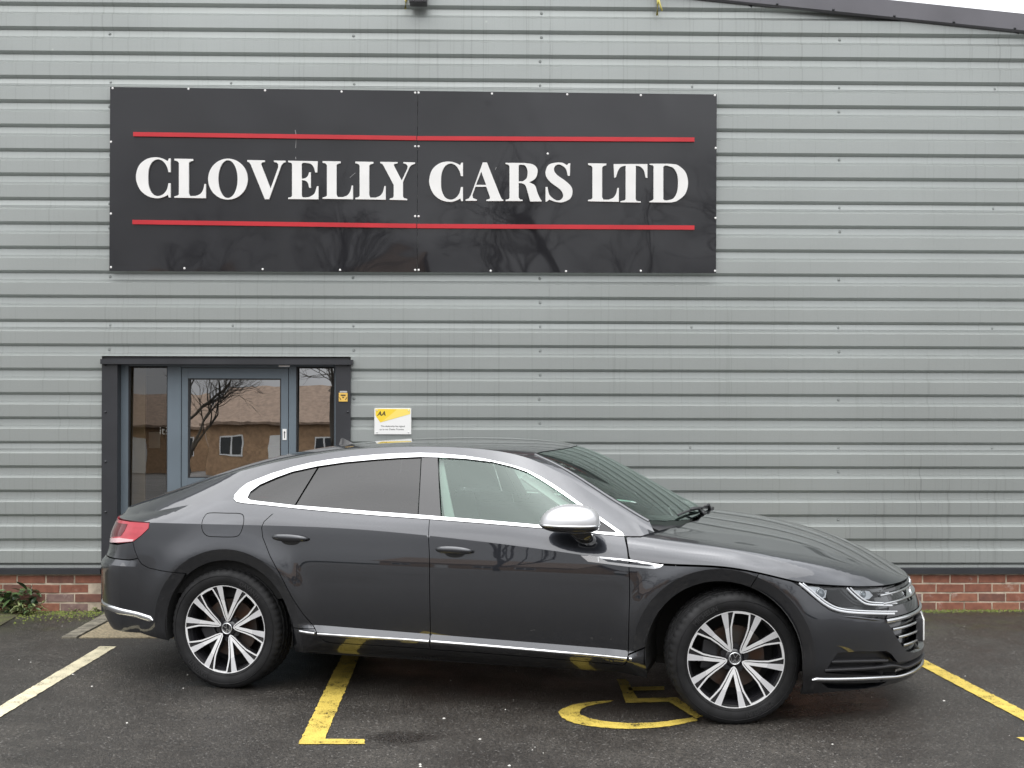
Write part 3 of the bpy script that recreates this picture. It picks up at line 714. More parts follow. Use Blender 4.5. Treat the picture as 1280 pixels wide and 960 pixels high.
mirrored('mirror_sail', TRI, M['plastic'], front_doors, off=0, depth=.01, inset=.0008)
# chrome side strip on the ledge above the sill (breaks at the door shut lines)
for pts, par in ((on_side([(374.5, 789.2), (393, 792.2)]), None), (on_side([(397, 792.7), (440, 795.6), (500, 799.3), (536, 801.6)]), rear_doors), (on_side([(539, 801.8), (600, 806.6), (680, 813.5), (740, 819), (783.5, 823.4)]), front_doors), (on_side([(786.5, 823.6), (789.5, 824)]), None)):
    if par is None: ribbon('side_strip', side, pts, .014, M['chrome'], CAR, lift=.005)
    else:
        for i, pp in enumerate(par):
            r = ribbon('side_strip', side, pts, .014, M['chrome'], pp, lift=.005, mirror=(i == 1), smooth_k=4)
            if i == 1: bpy.data.objects.remove(r[0])
# wing emblem: hollow chrome blade running from the door onto the wing
EM = on_side([(725.8, 694.2), (740, 695.2), (785, 699.2), (829.5, 706.6), (826, 709.6), (818, 711.3), (785, 708.4), (735, 702)])
EH = on_side([(752, 698.5), (785, 701.6), (816, 706.6), (812, 708), (785, 705.2), (760, 702.2)])
panel('wing_badge', side, EM, [EH], [], M['chrome'], CAR, off=.004, depth=.006, inset=.0002, grid=.02, step=.008)
# door handles
def handle(px, par2):
    (a, b) = px; g0_, g1_ = on_side([a]), on_side([b]); cx = np.array(g0_[0]); dx = np.array(g1_[0]); L = np.linalg.norm(dx-cx); n_ = 16
    for i, pp in enumerate(par2):
        sg = 1 if i == 0 else -1
        # dished cup in the door skin and the pull across it
        mb = MB(); c0 = (cx+dx)/2+[0, -.012]; N = normals(side, np.array([c0]))[0]; P0 = side(np.array([c0]))[0]
        ring = []
        for rr, dd in ((1, .0012), (.9, .0016), (.6, .0012), (.1, .0010)):
            ring.append([P0+np.array([.058*rr*math.cos(t), 0, .027*rr*math.sin(t)])+N*dd+np.array([0, -.0*dd, 0]) for t in np.linspace(0, 2*PI, 24, endpoint=False)])
        vs = [p for r in ring for p in r]; fs = [[k*24+j, k*24+(j+1) % 24, (k+1)*24+(j+1) % 24, (k+1)*24+j] for k in range(3) for j in range(24)]
        # fit the cup ring to the skin
        vv = []
        for k, r in enumerate(ring):
            for p in r:
                q = side(np.array([[p[0], p[2]]]))[0]; vv.append((q[0], (q[1]-(.0015-.0009*0)*1)*sg if k == 0 else (q[1]-.0015)*sg, q[2]))
        mb.add(vv, fs, 0, True); mb.build('handle_cup', M['dark'], pp)
        mb = MB(); rows = []
        for k in range(n_+1):
            t = k/n_; g = cx+(dx-cx)*t; p = side(np.array([g]))[0]; nn = normals(side, np.array([g]))[0]
            e = math.sin(PI*min(1, max(0, t*1.0)))**.35 if 0 < t < 1 else .25
            h = .0215*max(.35, e); lift = .008+.030*min(1, 6*t*(1-t))**.6
            row = []
            for j in range(10):
                an = 2*PI*j/10; row.append(p+nn*(lift+.010*math.cos(an))+np.array([0, 0, 1])*h*math.sin(an))
            rows.append(row)
        vs = [(q[0], q[1]*sg, q[2]) for r in rows for q in r]
        fs = [[k*10+j, k*10+(j+1) % 10, (k+1)*10+(j+1) % 10, (k+1)*10+j] for k in range(n_) for j in range(10)]
        fs += [list(range(10)), [n_*10+j for j in range(10)]]
        mb.add(vs, fs, 0, True); h_ = mb.build('door_handle', P_, pp)
        g = cx+(dx-cx)*.5; 
handle(((341.5, 671.3), (386, 673.8)), rear_doors)
handle(((545.5, 686.4), (592, 689.2)), front_doors)
# door mirrors
def door_mirror(i, pp):
    sg = 1 if i == 0 else -1
    c = on_plane([(712, 654.5)], .99)[0]
    C0 = np.array([c[0], -1.01, c[1]])
    def blob(zlo, zhi, mat, name, cut):
        mb = MB(); nu, nv = 28, 9; vs = []
        for a in range(nv+1):
            for b in range(nu):
                t = 2*PI*b/nu; v = a/nv
                ph = v*PI/2
                # cap: rounded dome, longer towards the front; nearly flat back face
                ex = math.cos(t); ey = math.sin(t)
                rx = (.158 if ex > 0 else .150); rad = math.cos(ph)**(.62 if cut < 0 else .88) if a < nv else .02
                hgt = (zhi if cut > 0 else zlo)*math.sin(ph)**.9
                lean = .012*math.sin(ph)
                x = rx*np.sign(ex)*abs(ex)**.92*rad+lean*1.5
                y = .115*np.sign(ey)*abs(ey)**.75*rad
                vs.append((C0[0]+x, (C0[1]-y*1.0)*sg, C0[2]+cut*.003+hgt))
        fs = [[a*nu+b, a*nu+(b+1) % nu, (a+1)*nu+(b+1) % nu, (a+1)*nu+b] for a in range(nv) for b in range(nu)] + [[nv*nu+b for b in range(nu)], list(range(nu))]
        mb.add(vs, fs, 0, True); return mb.build(name, mat, root, autosmooth=60)
    root = None
    # arm from the door skin to the housing is the mirror body itself
    mb = MB()
    base = on_plane([(730, 676)], .93)[0]
    pts = [(base[0]+.01, -.905*sg, base[1]+.005), (base[0]-.0, -.945*sg, base[1]+.02), (base[0]-.01, -.985*sg, base[1]+.05)]
    for k in range(2): pass
    rows = []
    for (x, y, z), w_, h_ in zip(pts, (.050, .050, .056), (.040, .036, .030)):
        rows.append([(x+w_*math.cos(t), y-.3*h_*math.sin(t)*sg, z+h_*math.sin(t)*.9) for t in np.linspace(0, 2*PI, 16, endpoint=False)])
    vs = [p for r in rows for p in r]; fs = [[k*16+j, k*16+(j+1) % 16, (k+1)*16+(j+1) % 16, (k+1)*16+j] for k in range(2) for j in range(16)]+[list(range(16)), [32+j for j in range(16)]]
    mb.add(vs, fs, 0, True); root = mb.build('door_mirror', M['gloss_black'], pp)
    blob(0, .098, M['mirror_cap'], 'mirror_cap', 1)
    blob(-.040, 0, M['gloss_black'], 'mirror_shell', -1)
    mb = MB(); n = 40
    vs = []
    for zz, g in ((-.0075, 1.0), (-.006, 1.02), (.001, 1.02), (.0035, 1.0)):
        for t in np.linspace(0, 2*PI, n, endpoint=False):
            ex, ey = math.cos(t), math.sin(t); rx = .158 if ex > 0 else .150
            vs.append((C0[0]+rx*g*np.sign(ex)*abs(ex)**.92, (C0[1]-.115*g*np.sign(ey)*abs(ey)**.75)*sg, C0[2]+zz))
    mb.add(vs, [[a*n+j, a*n+(j+1) % n, (a+1)*n+(j+1) % n, (a+1)*n+j] for a in range(3) for j in range(n)], 0, True)
    mb.build('indicator_strip', M['chrome'], root)
M['mirror_cap'] = pbr('satin_mirror_cap', (.60, .60, .61), rough=.33, metal=.7, coat=.3)
for i, pp in enumerate(front_doors): door_mirror(i, pp)

# ------------------------------------------------------------------ text as flat mesh
def text_tris(txt, size, offset=0.0, shear=0.0, align='CENTER'):
    cu = bpy.data.curves.new('t', 'FONT'); cu.body = txt; cu.size = size; cu.offset = offset; cu.shear = shear; cu.align_x = align
    cu.resolution_u = 3
    o = bpy.data.objects.new('t', cu); col.objects.link(o)
    dg = bpy.context.evaluated_depsgraph_get(); me = o.evaluated_get(dg).to_mesh()
    V = [tuple(v.co) for v in me.vertices]; F = [list(p.vertices) for p in me.polygons]
    o.evaluated_get(dg).to_mesh_clear(); bpy.data.objects.remove(o); bpy.data.curves.remove(cu)
    return V, F

# ------------------------------------------------------------------ wheels (axis along y, outer face towards -y)
M['tyre_text'] = pbr('raised_rubber', (.022, .022, .023), rough=.38)
M['wheel_black'] = pbr('wheel_black', (.014, .014, .016), rough=.22, coat=.5)
def build_wheel(lettering):
    w = empty('wheel', (0, 0, 0)); w.parent = CAR
    R = .337
    # tyre
    prof = [(.232, -.098), (.240, -.108), (.2505, -.111), (.262, -.117), (.278, -.1225), (.296, -.1228), (.312, -.1185), (.322, -.112), (.3295, -.104), (.3335, -.096),
            (.3355, -.086), (.3358, -.066), (.3285, -.064), (.3285, -.055), (.3368, -.053), (.3370, -.026), (.3290, -.024), (.3290, -.014), (.3372, -.012), (.3372, .012), (.3290, .014), (.3290, .024), (.3370, .026), (.3368, .053), (.3285, .055), (.3285, .064), (.3358, .066), (.3340, .092), (.322, .112), (.296, .1225), (.262, .117), (.232, .100)]
    n = 216; m = len(prof); vs = []; mb = MB()
    for k in range(n):
        t = 2*PI*k/n
        for j, (r, d) in enumerate(prof):
            rr, tt, dd = r, t, d
            if 7 <= j <= 11 or 26 <= j <= 28:
                if k % 4 == 0: rr -= .0045 if j != 7 else .003
            elif 14 <= j <= 23 and j not in (16, 17, 20, 21):
                if (k+j) % 6 == 0: rr -= .004
            vs.append((rr*math.cos(tt), dd, rr*math.sin(tt)))
    fs = [[k*m+j, k*m+j+1, ((k+1) % n)*m+j+1, ((k+1) % n)*m+j] for k in range(n) for j in range(m-1)]
    mb.add(vs, fs, 0, True)
    # rubbing rib and rim protector lines
    for r, d in ((.2575, -.1165), (.303, -.1235)):
        mb.lathe([(r-.0016, d+.002), (r, d-.0012), (r+.0016, d+.002)], 120)
    ty = mb.build('tyre', M['rubber'], w, autosmooth=38)
    V, F = text_tris(lettering, .036, offset=.0006)
    tm = MB()
    for base in ((26, 206) if lettering[0] == 'D' else (132, 302)):
        rb_ = .270; vv = []
        for (x, y, z) in V:
            a = math.radians(base)-(x*.92)/.284*1.0; r = rb_+y*1.0
            vv.append((r*math.cos(a), -.1247, r*math.sin(a)))
        tm.add(vv, F, 0, False)
    tl = tm.build('sidewall_lettering', M['tyre_text'], ty); tl['kind'] = 'stuff'
    # rim: lip, barrel, hub
    mb = MB()
    mb.lathe([(.2475, -.100), (.2478, -.1085), (.2462, -.1105), (.2432, -.1105), (.2418, -.108), (.240, -.100), (.226, -.085), (.216, -.02), (.222, .06), (.236, .10)], 96,
             mis=[1, 0, 0, 0, 1, 1, 1, 1, 1])
    def strip(edge, mi_top=0, depth=.022):
        """edge: list of (left xz, right xz) from hub to rim"""
        def yf(p):
            r = math.hypot(*p); return -.0835-.026*min(1, max(0, (r-.03)/.21))**.8
        n_ = len(edge); vs = []
        for l, r in edge:
            vs += [(l[0], yf(l), l[1]), (r[0], yf(r), r[1]), (l[0], yf(l)+depth, l[1]), (r[0], yf(r)+depth, r[1])]
        top_ = [[4*i, 4*i+1, 4*i+5, 4*i+4] for i in range(n_-1)]
        sd = [[4*i, 4*i+4, 4*i+6, 4*i+2] for i in range(n_-1)]+[[4*i+1, 4*i+3, 4*i+7, 4*i+5] for i in range(n_-1)]+[[0, 2, 3, 1], [4*n_-4, 4*n_-3, 4*n_-1, 4*n_-2]]
        mb.add(vs, top_, mi_top); mb.add(vs, sd, 1)
    def rot(p, a): return (p[0]*math.cos(a)+p[1]*math.sin(a), -p[0]*math.sin(a)+p[1]*math.cos(a))
    def lerp(a, b, t): return (a[0]+(b[0]-a[0])*t, a[1]+(b[1]-a[1])*t)
    for k in range(5):
        al = math.radians(36+72*k)
        for sg in (1, -1):
            IN = [(0, .0455), (0, .077), (.0125, .118), (.0265, .160), (.0272, .163), (.036, .200), (.0465, .2425)]
            OU = [(.003, .0475), (.0165, .0775), (.0300, .115), (.0485, .158), (.0497, .161), (.066, .198), (.0825, .2355)]
            E2 = [(rot((sg*a[0], a[1]), al), rot((sg*b[0], b[1]), al)) for a, b in zip(IN, OU)]
            strip(E2[:4], 0); strip(E2[3:5], 2); strip(E2[4:], 2)
            # machined outline beside the blade, turning away from it towards the rim
            path = [(0, .0410), (.0105, .0500), (.0220, .072), (.0390, .114), (.0590, .155), (.0860, .190), (.1135, .2235)]
            L_, R_ = [], []
            for i, p in enumerate(path):
                q0, q1 = path[max(i-1, 0)], path[min(i+1, len(path)-1)]; d = (q1[0]-q0[0], q1[1]-q0[1]); l = math.hypot(*d); nx, ny = -d[1]/l, d[0]/l
                wd = (.0026, .0030, .0034, .0038, .0043, .0043, .0043)[i]
                L_.append(rot((sg*(p[0]+nx*wd), p[1]+ny*wd), al)); R_.append(rot((sg*(p[0]-nx*wd), p[1]-ny*wd), al))
            strip(list(zip(L_, R_)), 0, .034)
            vs = []
            for b, c in zip([OU[0], OU[1], OU[2], OU[3], OU[5], OU[6]], [path[1], path[2], path[3], path[4], path[5], path[6]]):
                for p in (b, c):
                    rr = math.hypot(*p); q = rot((sg*p[0], p[1]), al); vs.append((q[0], -.0835-.026*min(1, max(0, (rr-.03)/.21))**.8+.007, q[1]))
            mb.add(vs, [[2*i, 2*i+1, 2*i+3, 2*i+2] for i in range(5)], 1)
        # outline across the rim end of the narrow opening
        a0 = al+math.radians(36); E_ = []
        for t in np.linspace(-1, 1, 7):
            g = a0+math.radians(9.9*t); E_.append(((.2345*math.sin(g), .2345*math.cos(g)), (.2435*math.sin(g), .2435*math.cos(g))))
        strip(E_, 0, .03)
    mb.lathe([(.054, -.055), (.050, -.068), (.040, -.076), (.034, -.078), (.033, -.070)], 40, mi=1)
    for k in range(5):
        a = math.radians(72*k); mb.tube([(.058*math.sin(a), -.070, .058*math.cos(a)), (.058*math.sin(a), -.052, .058*math.cos(a))], .0095, 6, mi=1, smooth=False)
        mb.tube([(.056*math.sin(a), -.068, .056*math.cos(a)), (.056*math.sin(a), -.040, .056*math.cos(a))], .019, 14, mi=1)
    mb.build('rim', [M['machined'], M['wheel_black'], M['machined_shade']], w, autosmooth=35)
    # centre cap with the maker's roundel
    mb = MB(); mb.lathe([(.0335, -.078), (.0330, -.0875), (.0300, -.0895), (.0270, -.0885), (.0262, -.0875), (.0005, -.0880)], 40, mis=[0, 0, 0, 0, 1])
    def stroke(a, b, wd=.0026):
        d = (b[0]-a[0], b[1]-a[1]); l = math.hypot(*d); nx, ny = -d[1]/l*wd/2, d[0]/l*wd/2
        mb.prism([(a[0]-nx, a[1]-ny), (b[0]-nx, b[1]-ny), (b[0]+nx, b[1]+ny), (a[0]+nx, a[1]+ny)], lambda x, z: (x, -.0875, z), lambda x, z: (x, -.0900, z), 0)
    roundel = [((-.0115, .0235), (0, .0035)), ((.0115, .0235), (0, .0035)), ((-.0245, .0085), (-.0105, -.0235)), ((-.0105, -.0235), (0, -.0015)), ((0, -.0015), (.0105, -.0235)), ((.0105, -.0235), (.0245, .0085))]
    for a, b in roundel: stroke(a, b)
    mb.build('centre_cap', [M['chrome'], M['wheel_black']], w)
    mb = MB(); mb.lathe([(.060, -.046), (.070, -.040), (.071, -.036), (.160, -.036), (.160, -.010), (.07, -.010)], 64)
    mb.build('brake_disc', M['disc'], w, autosmooth=30)
    mb = MB(); mb.box(-.165, -.085, -.060, .01, -.075, .075, bev=.01); mb.build('brake_caliper', M['plastic'], w)
    mb = MB(); mb.lathe([(.236, .05), (.12, .06), (.0005, .06)], 40); mb.build('wheel_back', M['dark'], w)
    return w
M['machined_shade'] = pbr('machined_alloy_facet_shade', (.70, .70, .71), rough=.42, metal=.45)  # duller copy of the alloy: shading of the tilted outer facet put into the colour
W_RIM = .800
def copy_tree(o, parent):
    c = o.copy(); col.objects.link(c); c.parent = parent
    for ch in list(o.children): copy_tree(ch, c)
    return c
wr = build_wheel('DAVANTI'); wf = build_wheel('MICHELIN')
wr.location = (0, -W_RIM, .333); wr.rotation_euler = (0, math.radians(-29), 0)
wf.location = (2.800, -W_RIM, .333); wf.rotation_euler = (0, math.radians(-40), math.radians(0))
steer = math.radians(17)
wf.rotation_mode = 'ZXY'; wf.rotation_euler = (0, math.radians(7), steer)
w2 = copy_tree(wr, CAR); w2.location = (0, W_RIM, .333); w2.rotation_euler = (0, math.radians(25), PI)
w3 = copy_tree(wf, CAR); w3.location = (2.800, W_RIM, .333); w3.rotation_euler = (0, math.radians(10), PI+steer)
# wheel housings, floor and cabin
def housing(xw, sg, r):
    mb = MB(); n = 30; vs = []
    for k in range(n+1):
        a = PI+math.radians(12)-(PI+math.radians(24))*k/n
        for d in (.918, .52): vs.append((xw+r*math.cos(a), -sg*d, .335+r*math.sin(a)*1.0))
    fs = [[2*k, 2*k+1, 2*k+3, 2*k+2] for k in range(n)]
    b = len(vs); fs.append([2*k+1 for k in range(n+1)])
    mb.add(vs, fs, 0, False); mb.build('wheel_housing', M['dark'], CAR)
for sg in (1, -1):
    housing(WHEELS[0][0], sg, R_OPEN+.006); housing(WHEELS[1][0], sg, R_OPEN+.006)
mb = MB(); mb.box(-.75, -.36, -.70, .70, .30, .50); mb.box(-.37, .41, -.50, .50, .2, .48); mb.box(.41, 2.37, -.82, .82, .21, .30); mb.box(2.37, 3.16, -.5, .5, .2, .5); mb.box(3.16, 3.55, -.55, .55, .18, .3)
mb.build('floor_pan', M['dark'], CAR)
panel('door_card', side, [(.42, .30), (2.28, .30), (2.28, .90), (1.8, .935), (1.2, .965), (.5, .985), (.42, .98)], [], [], M['interior'], CAR, off=-.075, depth=.02, grid=.05)
panel('rear_trim', side, [(-.55, .50), (.40, .50), (.42, 1.0), (.30, 1.0), (.10, 1.02), (-.55, .90)], [], [], M['dark'], CAR, off=-.06, depth=.02, grid=.05)
panel('headlining', top, [(x, y) for x, y in [(.05, -.5), (.6, -.52), (1.2, -.52), (1.62, -.50), (1.68, 0), (1.62, .50), (1.2, .52), (.6, .52), (.05, .5)]], [], [], M['headliner'], CAR, off=-.045, depth=.02, grid=.08)
panel('pillar_trim', side, on_side([(543, 569), (552, 570), (567, 648), (553, 646)]), [], [], M['headliner'], CAR, off=-.05, depth=.02, grid=.04)
panel('pillar_trim', side, on_side([(655, 586), (721, 628), (762, 656), (757, 662), (716, 637), (650, 592)]), [], [], M['headliner'], CAR, off=-.05, depth=.02, grid=.04)
def rbox(name, x0, x1, y0, y1, z0, z1, mat, bev=.03, T=None, par=None):
    mb = MB(); mb.box(x0, x1, y0, y1, z0, z1, bev=bev, T=T); return mb.build(name, mat, par or CAR, autosmooth=40)
for y in (-.38, .38):
    T = Matrix.Translation((1.05, y, .42)) @ Matrix.Rotation(math.radians(-14), 4, 'Y')
    seat = rbox('front_seat', -.04, .10, -.25, .25, 0, .60, M['interior'], .04, T)
    rbox('headrest', -.02, .075, -.13, .13, .625, .80, M['interior'], .035, T, seat)
    mb = MB()
    for q in (-.06, .06): mb.tube([T @ Vector((.03, q, .58)), T @ Vector((.03, q, .66))], .007, 8)
    mb.build('headrest_post', M['chrome'], seat)
    rbox('seat_cushion', 1.05, 1.58, y-.25, y+.25, .36, .50, M['interior'], .04, None, seat)
rbox('rear_seat', .18, .36, -.65, .65, .40, .92, M['interior'], .05)
rbox('parcel_shelf', -.62, .22, -.62, .62, .90, .93, M['interior'], .008)
T = Matrix.Translation((2.06, 0, .70))
mb = MB(); mb.box(1.92, 2.30, -.72, .72, .62, .875, bev=.05); mb.box(2.15, 2.46, -.66, .66, .80, .885, bev=.02); mb.box(1.93, 2.12, -.56, -.20, .84, .925, bev=.03)
mb.build('dashboard', M['interior'], CAR, autosmooth=40)
mb = MB(); n = 40
T = Matrix.Translation((1.80, -.37, .80)) @ Matrix.Rotation(math.radians(-65), 4, 'Y')
mb.tube([T @ Vector((.185*math.cos(2*PI*k/n), .185*math.sin(2*PI*k/n), 0)) for k in range(n+1)], .0145, 10, cap=False)
mb.tube([T @ Vector((0, -.17, 0)), T @ Vector((0, .17, 0))], .016, 8); mb.tube([T @ Vector((0, 0, 0)), T @ Vector((-.17, 0, 0))], .016, 8); mb.tube([T @ Vector((0, 0, -.2)), T @ Vector((0, 0, .02))], .05, 14)
mb.build('steering_wheel', M['interior'], CAR)
rbox('interior_mirror', 1.79, 1.83, -.13, .13, 1.185, 1.25, M['plastic'], .015)
rbox('sensor_housing', 1.84, 1.95, -.06, .06, 1.20, 1.275, M['plastic'], .02)
# wipers, aerial, number plate, front badge
def wiper(a, b, c):
    mb = MB()
    def lift(p, d): q = top(np.array([p]))[0]; n = normals(top, np.array([p]))[0]; n = n if n[2] > 0 else -n; return q+n*d
    mb.tube([lift(a, .0), lift(((a[0]+b[0])/2, (a[1]+b[1])/2), .035), lift(b, .022)], [.011, .009, .006], 8)
    mb.tube([lift((b[0]+(c[0]-b[0])*t, b[1]+(c[1]-b[1])*t), .014) for t in np.linspace(-.9, 1, 9)], .007, 8)
    mb.tube([lift(a, -.03), lift(a, .02)], .016, 12)
    mb.build('wiper', M['plastic'], CAR)
wiper((2.555, .12), (2.50, -.12), (2.475, -.42)); wiper((2.56, .50), (2.535, .33), (2.50, .02))
mb = MB(); L = [(-.10, .0, .0), (.08, .0, .0)]
q = top(np.array([[.36, 0]]))[0]
sec = [(-.085, .028, 0), (-.075, .010, .052), (-.055, .003, .062), (-.02, .008, .045), (.03, .012, .02), (.085, .006, .002)]
vs = []
for dx, hw, h in sec: vs += [(q[0]+dx, -max(hw, .006)-.008, q[2]-.006), (q[0]+dx, -hw*.4, q[2]+h), (q[0]+dx, hw*.4, q[2]+h), (q[0]+dx, max(hw, .006)+.008, q[2]-.006)]
fs = [[4*i+j, 4*i+j+1, 4*i+j+5, 4*i+j+4] for i in range(5) for j in range(3)]+[[0, 1, 2, 3], [20, 21, 22, 23]]
vs = [(q[0]+(a-q[0])*.62, b*.6, q[2]+(c-q[2])*.62) for a, b, c in vs]
mb.add(vs, fs, 0, True); mb.build('roof_aerial', M['gloss_black'], CAR, autosmooth=50)
pl = rbox('number_plate', 3.766, 3.774, -.26, .26, .352, .463, M['white'], .002)
mb = MB()
for z0, z1, y0, y1 in ((.356, .360, -.25, .25), (.455, .459, -.25, .25), (.356, .459, -.252, -.248), (.356, .459, .248, .252)): mb.box(3.7725, 3.7755, y0, y1, z0, z1)
mb.build('plate_border', M['plastic'], pl); rbox('plate_holder', 3.73, 3.7655, -.265, .265, .345, .47, M['plastic'], .004, None, pl)
mb = MB(); mb.lathe([(.066, 0), (.064, -.008), (.056, -.010), (.052, -.006), (.0005, -.006)], 40, mis=[0, 0, 0, 1])
for (a, b) in [((-.0115, .0235), (0, .0035)), ((.0115, .0235), (0, .0035)), ((-.0245, .0085), (-.0105, -.0235)), ((-.0105, -.0235), (0, -.0015)), ((0, -.0015), (.0105, -.0235)), ((.0105, -.0235), (.0245, .0085))]:
    a = (a[0]*2.05, a[1]*2.05); b = (b[0]*2.05, b[1]*2.05); d = (b[0]-a[0], b[1]-a[1]); l = math.hypot(*d); nx, ny = -d[1]/l*.003, d[0]/l*.003
    mb.prism([(a[0]-nx, a[1]-ny), (b[0]-nx, b[1]-ny), (b[0]+nx, b[1]+ny), (a[0]+nx, a[1]+ny)], lambda x, z: (x, -.005, z), lambda x, z: (x, -.011, z), 0)
bd = mb.build('front_badge', [M['chrome'], M['gloss_black']], CAR)
bd.matrix_parent_inverse = Matrix(); bd.location = (3.705, 0, .590); bd.rotation_euler = (math.radians(10)*0, 0, PI/2)
# exhaust finishers low in the rear bumper, fog reflector, fuel flap stay as drawn; door seals seen as dark lines

# ------------------------------------------------------------------ the unit behind: wall frame with x along it, y into it
WROT = math.atan(.0199); WALL = empty('industrial_unit', (0, 9.27, 0), WROT)
tag(WALL, 'single storey grey metal clad industrial unit with a low brick plinth and sloping dark verge', 'building')
def wall_uz(px, off=0.0):
    """pixel to (x, z) on the plane y = off of the wall frame"""
    u, v = px[0]-640, px[1]-480; c, s = math.cos(ROLL), math.sin(ROLL); u, v = c*u+s*v, -s*u+c*v
    d = Vector((u, FOC, -(v-(HOR-480)))); cw, sw = math.cos(WROT), math.sin(WROT)
    # local y of camera origin and of the ray
    oy = -9.27*cw; dy = -sw*d.x+cw*d.y; t = (off-oy)/dy
    X, Y = d.x*t, d.y*t-9.27
    return (cw*X+sw*Y, CAMZ+d.z*t)
M['clad'] = None
def cladding_mat():
    m, nt, out = new_mat('grey_cladding'); N = nt.nodes; L = nt.links
    b = N.new('ShaderNodeBsdfPrincipled'); L.new(b.outputs[0], out.inputs[0])
    tc = N.new('ShaderNodeTexCoord'); sep = N.new('ShaderNodeSeparateXYZ'); L.new(tc.outputs['Object'], sep.inputs[0])
    # rain streaks: noise stretched down the wall, and broad grime clouds
    mp = N.new('ShaderNodeMapping'); mp.inputs['Scale'].default_value = (55, 1, .8); L.new(tc.outputs['Object'], mp.inputs[0])
    n1 = N.new('ShaderNodeTexNoise'); n1.inputs['Scale'].default_value = 1; n1.inputs['Detail'].default_value = 5; L.new(mp.outputs[0], n1.inputs['Vector'])
    r1 = N.new('ShaderNodeMapRange'); r1.inputs[1].default_value = .57; r1.inputs[2].default_value = .72; L.new(n1.outputs[0], r1.inputs[0])
    n2 = N.new('ShaderNodeTexNoise'); n2.inputs['Scale'].default_value = .55; n2.inputs['Detail'].default_value = 6; L.new(tc.outputs['Object'], n2.inputs['Vector'])
    r2 = N.new('ShaderNodeMapRange'); r2.inputs[1].default_value = .35; r2.inputs[2].default_value = .7; L.new(n2.outputs[0], r2.inputs[0])
    n3 = N.new('ShaderNodeTexNoise'); n3.inputs['Scale'].default_value = 420; n3.inputs['Detail'].default_value = 2; L.new(tc.outputs['Object'], n3.inputs['Vector'])
    base = N.new('ShaderNodeMix'); base.data_type = 'RGBA'; base.inputs[6].default_value = (.395, .420, .408, 1); base.inputs[7].default_value = (.345, .366, .354, 1)
    L.new(r2.outputs[0], base.inputs[0])
    st = N.new('ShaderNodeMix'); st.data_type = 'RGBA'; st.inputs[7].default_value = (.17, .185, .165, 1)
    ml = N.new('ShaderNodeMath'); ml.operation = 'MULTIPLY'; ml.inputs[1].default_value = .6; L.new(r1.outputs[0], ml.inputs[0])
    ml2 = N.new('ShaderNodeMath'); ml2.operation = 'MULTIPLY'; L.new(ml.outputs[0], ml2.inputs[0]); L.new(r2.outputs[0], ml2.inputs[1])
    L.new(ml2.outputs[0], st.inputs[0]); L.new(base.outputs[2], st.inputs[6])
    gr = N.new('ShaderNodeMix'); gr.data_type = 'RGBA'; gr.blend_type = 'MULTIPLY'; gr.inputs[0].default_value = 1
    r3 = N.new('ShaderNodeMapRange'); r3.inputs[1].default_value = .3; r3.inputs[2].default_value = .7; r3.inputs[3].default_value = .93; r3.inputs[4].default_value = 1.06; L.new(n3.outputs[0], r3.inputs[0])
    L.new(st.outputs[2], gr.inputs[6]); L.new(r3.outputs[0], gr.inputs[7]); L.new(gr.outputs[2], b.inputs['Base Color'])
    # small bird and mud spots
    vo = N.new('ShaderNodeTexVoronoi'); vo.inputs['Scale'].default_value = 2.6; L.new(tc.outputs['Object'], vo.inputs['Vector'])
    lt = N.new('ShaderNodeMath'); lt.operation = 'LESS_THAN'; lt.inputs[1].default_value = .022; L.new(vo.outputs['Distance'], lt.inputs[0])
    sp = N.new('ShaderNodeMix'); sp.data_type = 'RGBA'; sp.inputs[7].default_value = (.50, .53, .49, 1); L.new(gr.outputs[2], sp.inputs[6])
    l3 = N.new('ShaderNodeMath'); l3.operation = 'MULTIPLY'; l3.inputs[1].default_value = .5; L.new(lt.outputs[0], l3.inputs[0]); L.new(l3.outputs[0], sp.inputs[0])
    L.new(sp.outputs[2], b.inputs['Base Color'])
    b.inputs["Roughness"].default_value = .34; b.inputs["Metallic"].default_value = .45; b.inputs["Specular IOR Level"].default_value = .5
    bp = N.new('ShaderNodeBump'); bp.inputs['Distance'].default_value = .0002; L.new(n3.outputs[0], bp.inputs['Height'])
    n4 = N.new('ShaderNodeTexNoise'); n4.inputs['Scale'].default_value = 1.6; n4.inputs['Detail'].default_value = 2; L.new(tc.outputs['Object'], n4.inputs['Vector'])
    bp2 = N.new('ShaderNodeBump'); bp2.inputs['Distance'].default_value = .004; L.new(n4.outputs[0], bp2.inputs['Height']); L.new(bp.outputs[0], bp2.inputs['Normal'])
    L.new(bp2.outputs[0], b.inputs['Normal'])
    return m
M['clad'] = cladding_mat()
M['screw'] = pbr('screw_head', (.27, .29, .28), rough=.4)
M['anthracite'] = pbr('anthracite_flashing', (.026, .027, .031), rough=.38, noise_amt=.15, noise_scale=3)
M['verge'] = pbr('verge_flashing_paint', (.115, .112, .125), rough=.42, noise_amt=.12, noise_scale=2.5)
M['frame_grey'] = pbr('blue_grey_frame', (.125, .155, .180), rough=.35, noise_amt=.05, noise_scale=4)
XL, XR_ = -9.0, 8.0
PER, ZK0 = .1843, .357
DEP = .038
dx0, dx1 = wall_uz((127, 600))[0], wall_uz((438, 600))[0]; dz1 = wall_uz((300, 450))[1]
gx0, gz0 = wall_uz((860, -3)); gx1, gz1 = wall_uz((1280, 40)); gsl = (gz1-gz0)/(gx1-gx0)
def gable(x): return gz0+gsl*(x-gx0)
seam = wall_uz((687, 300))[0]
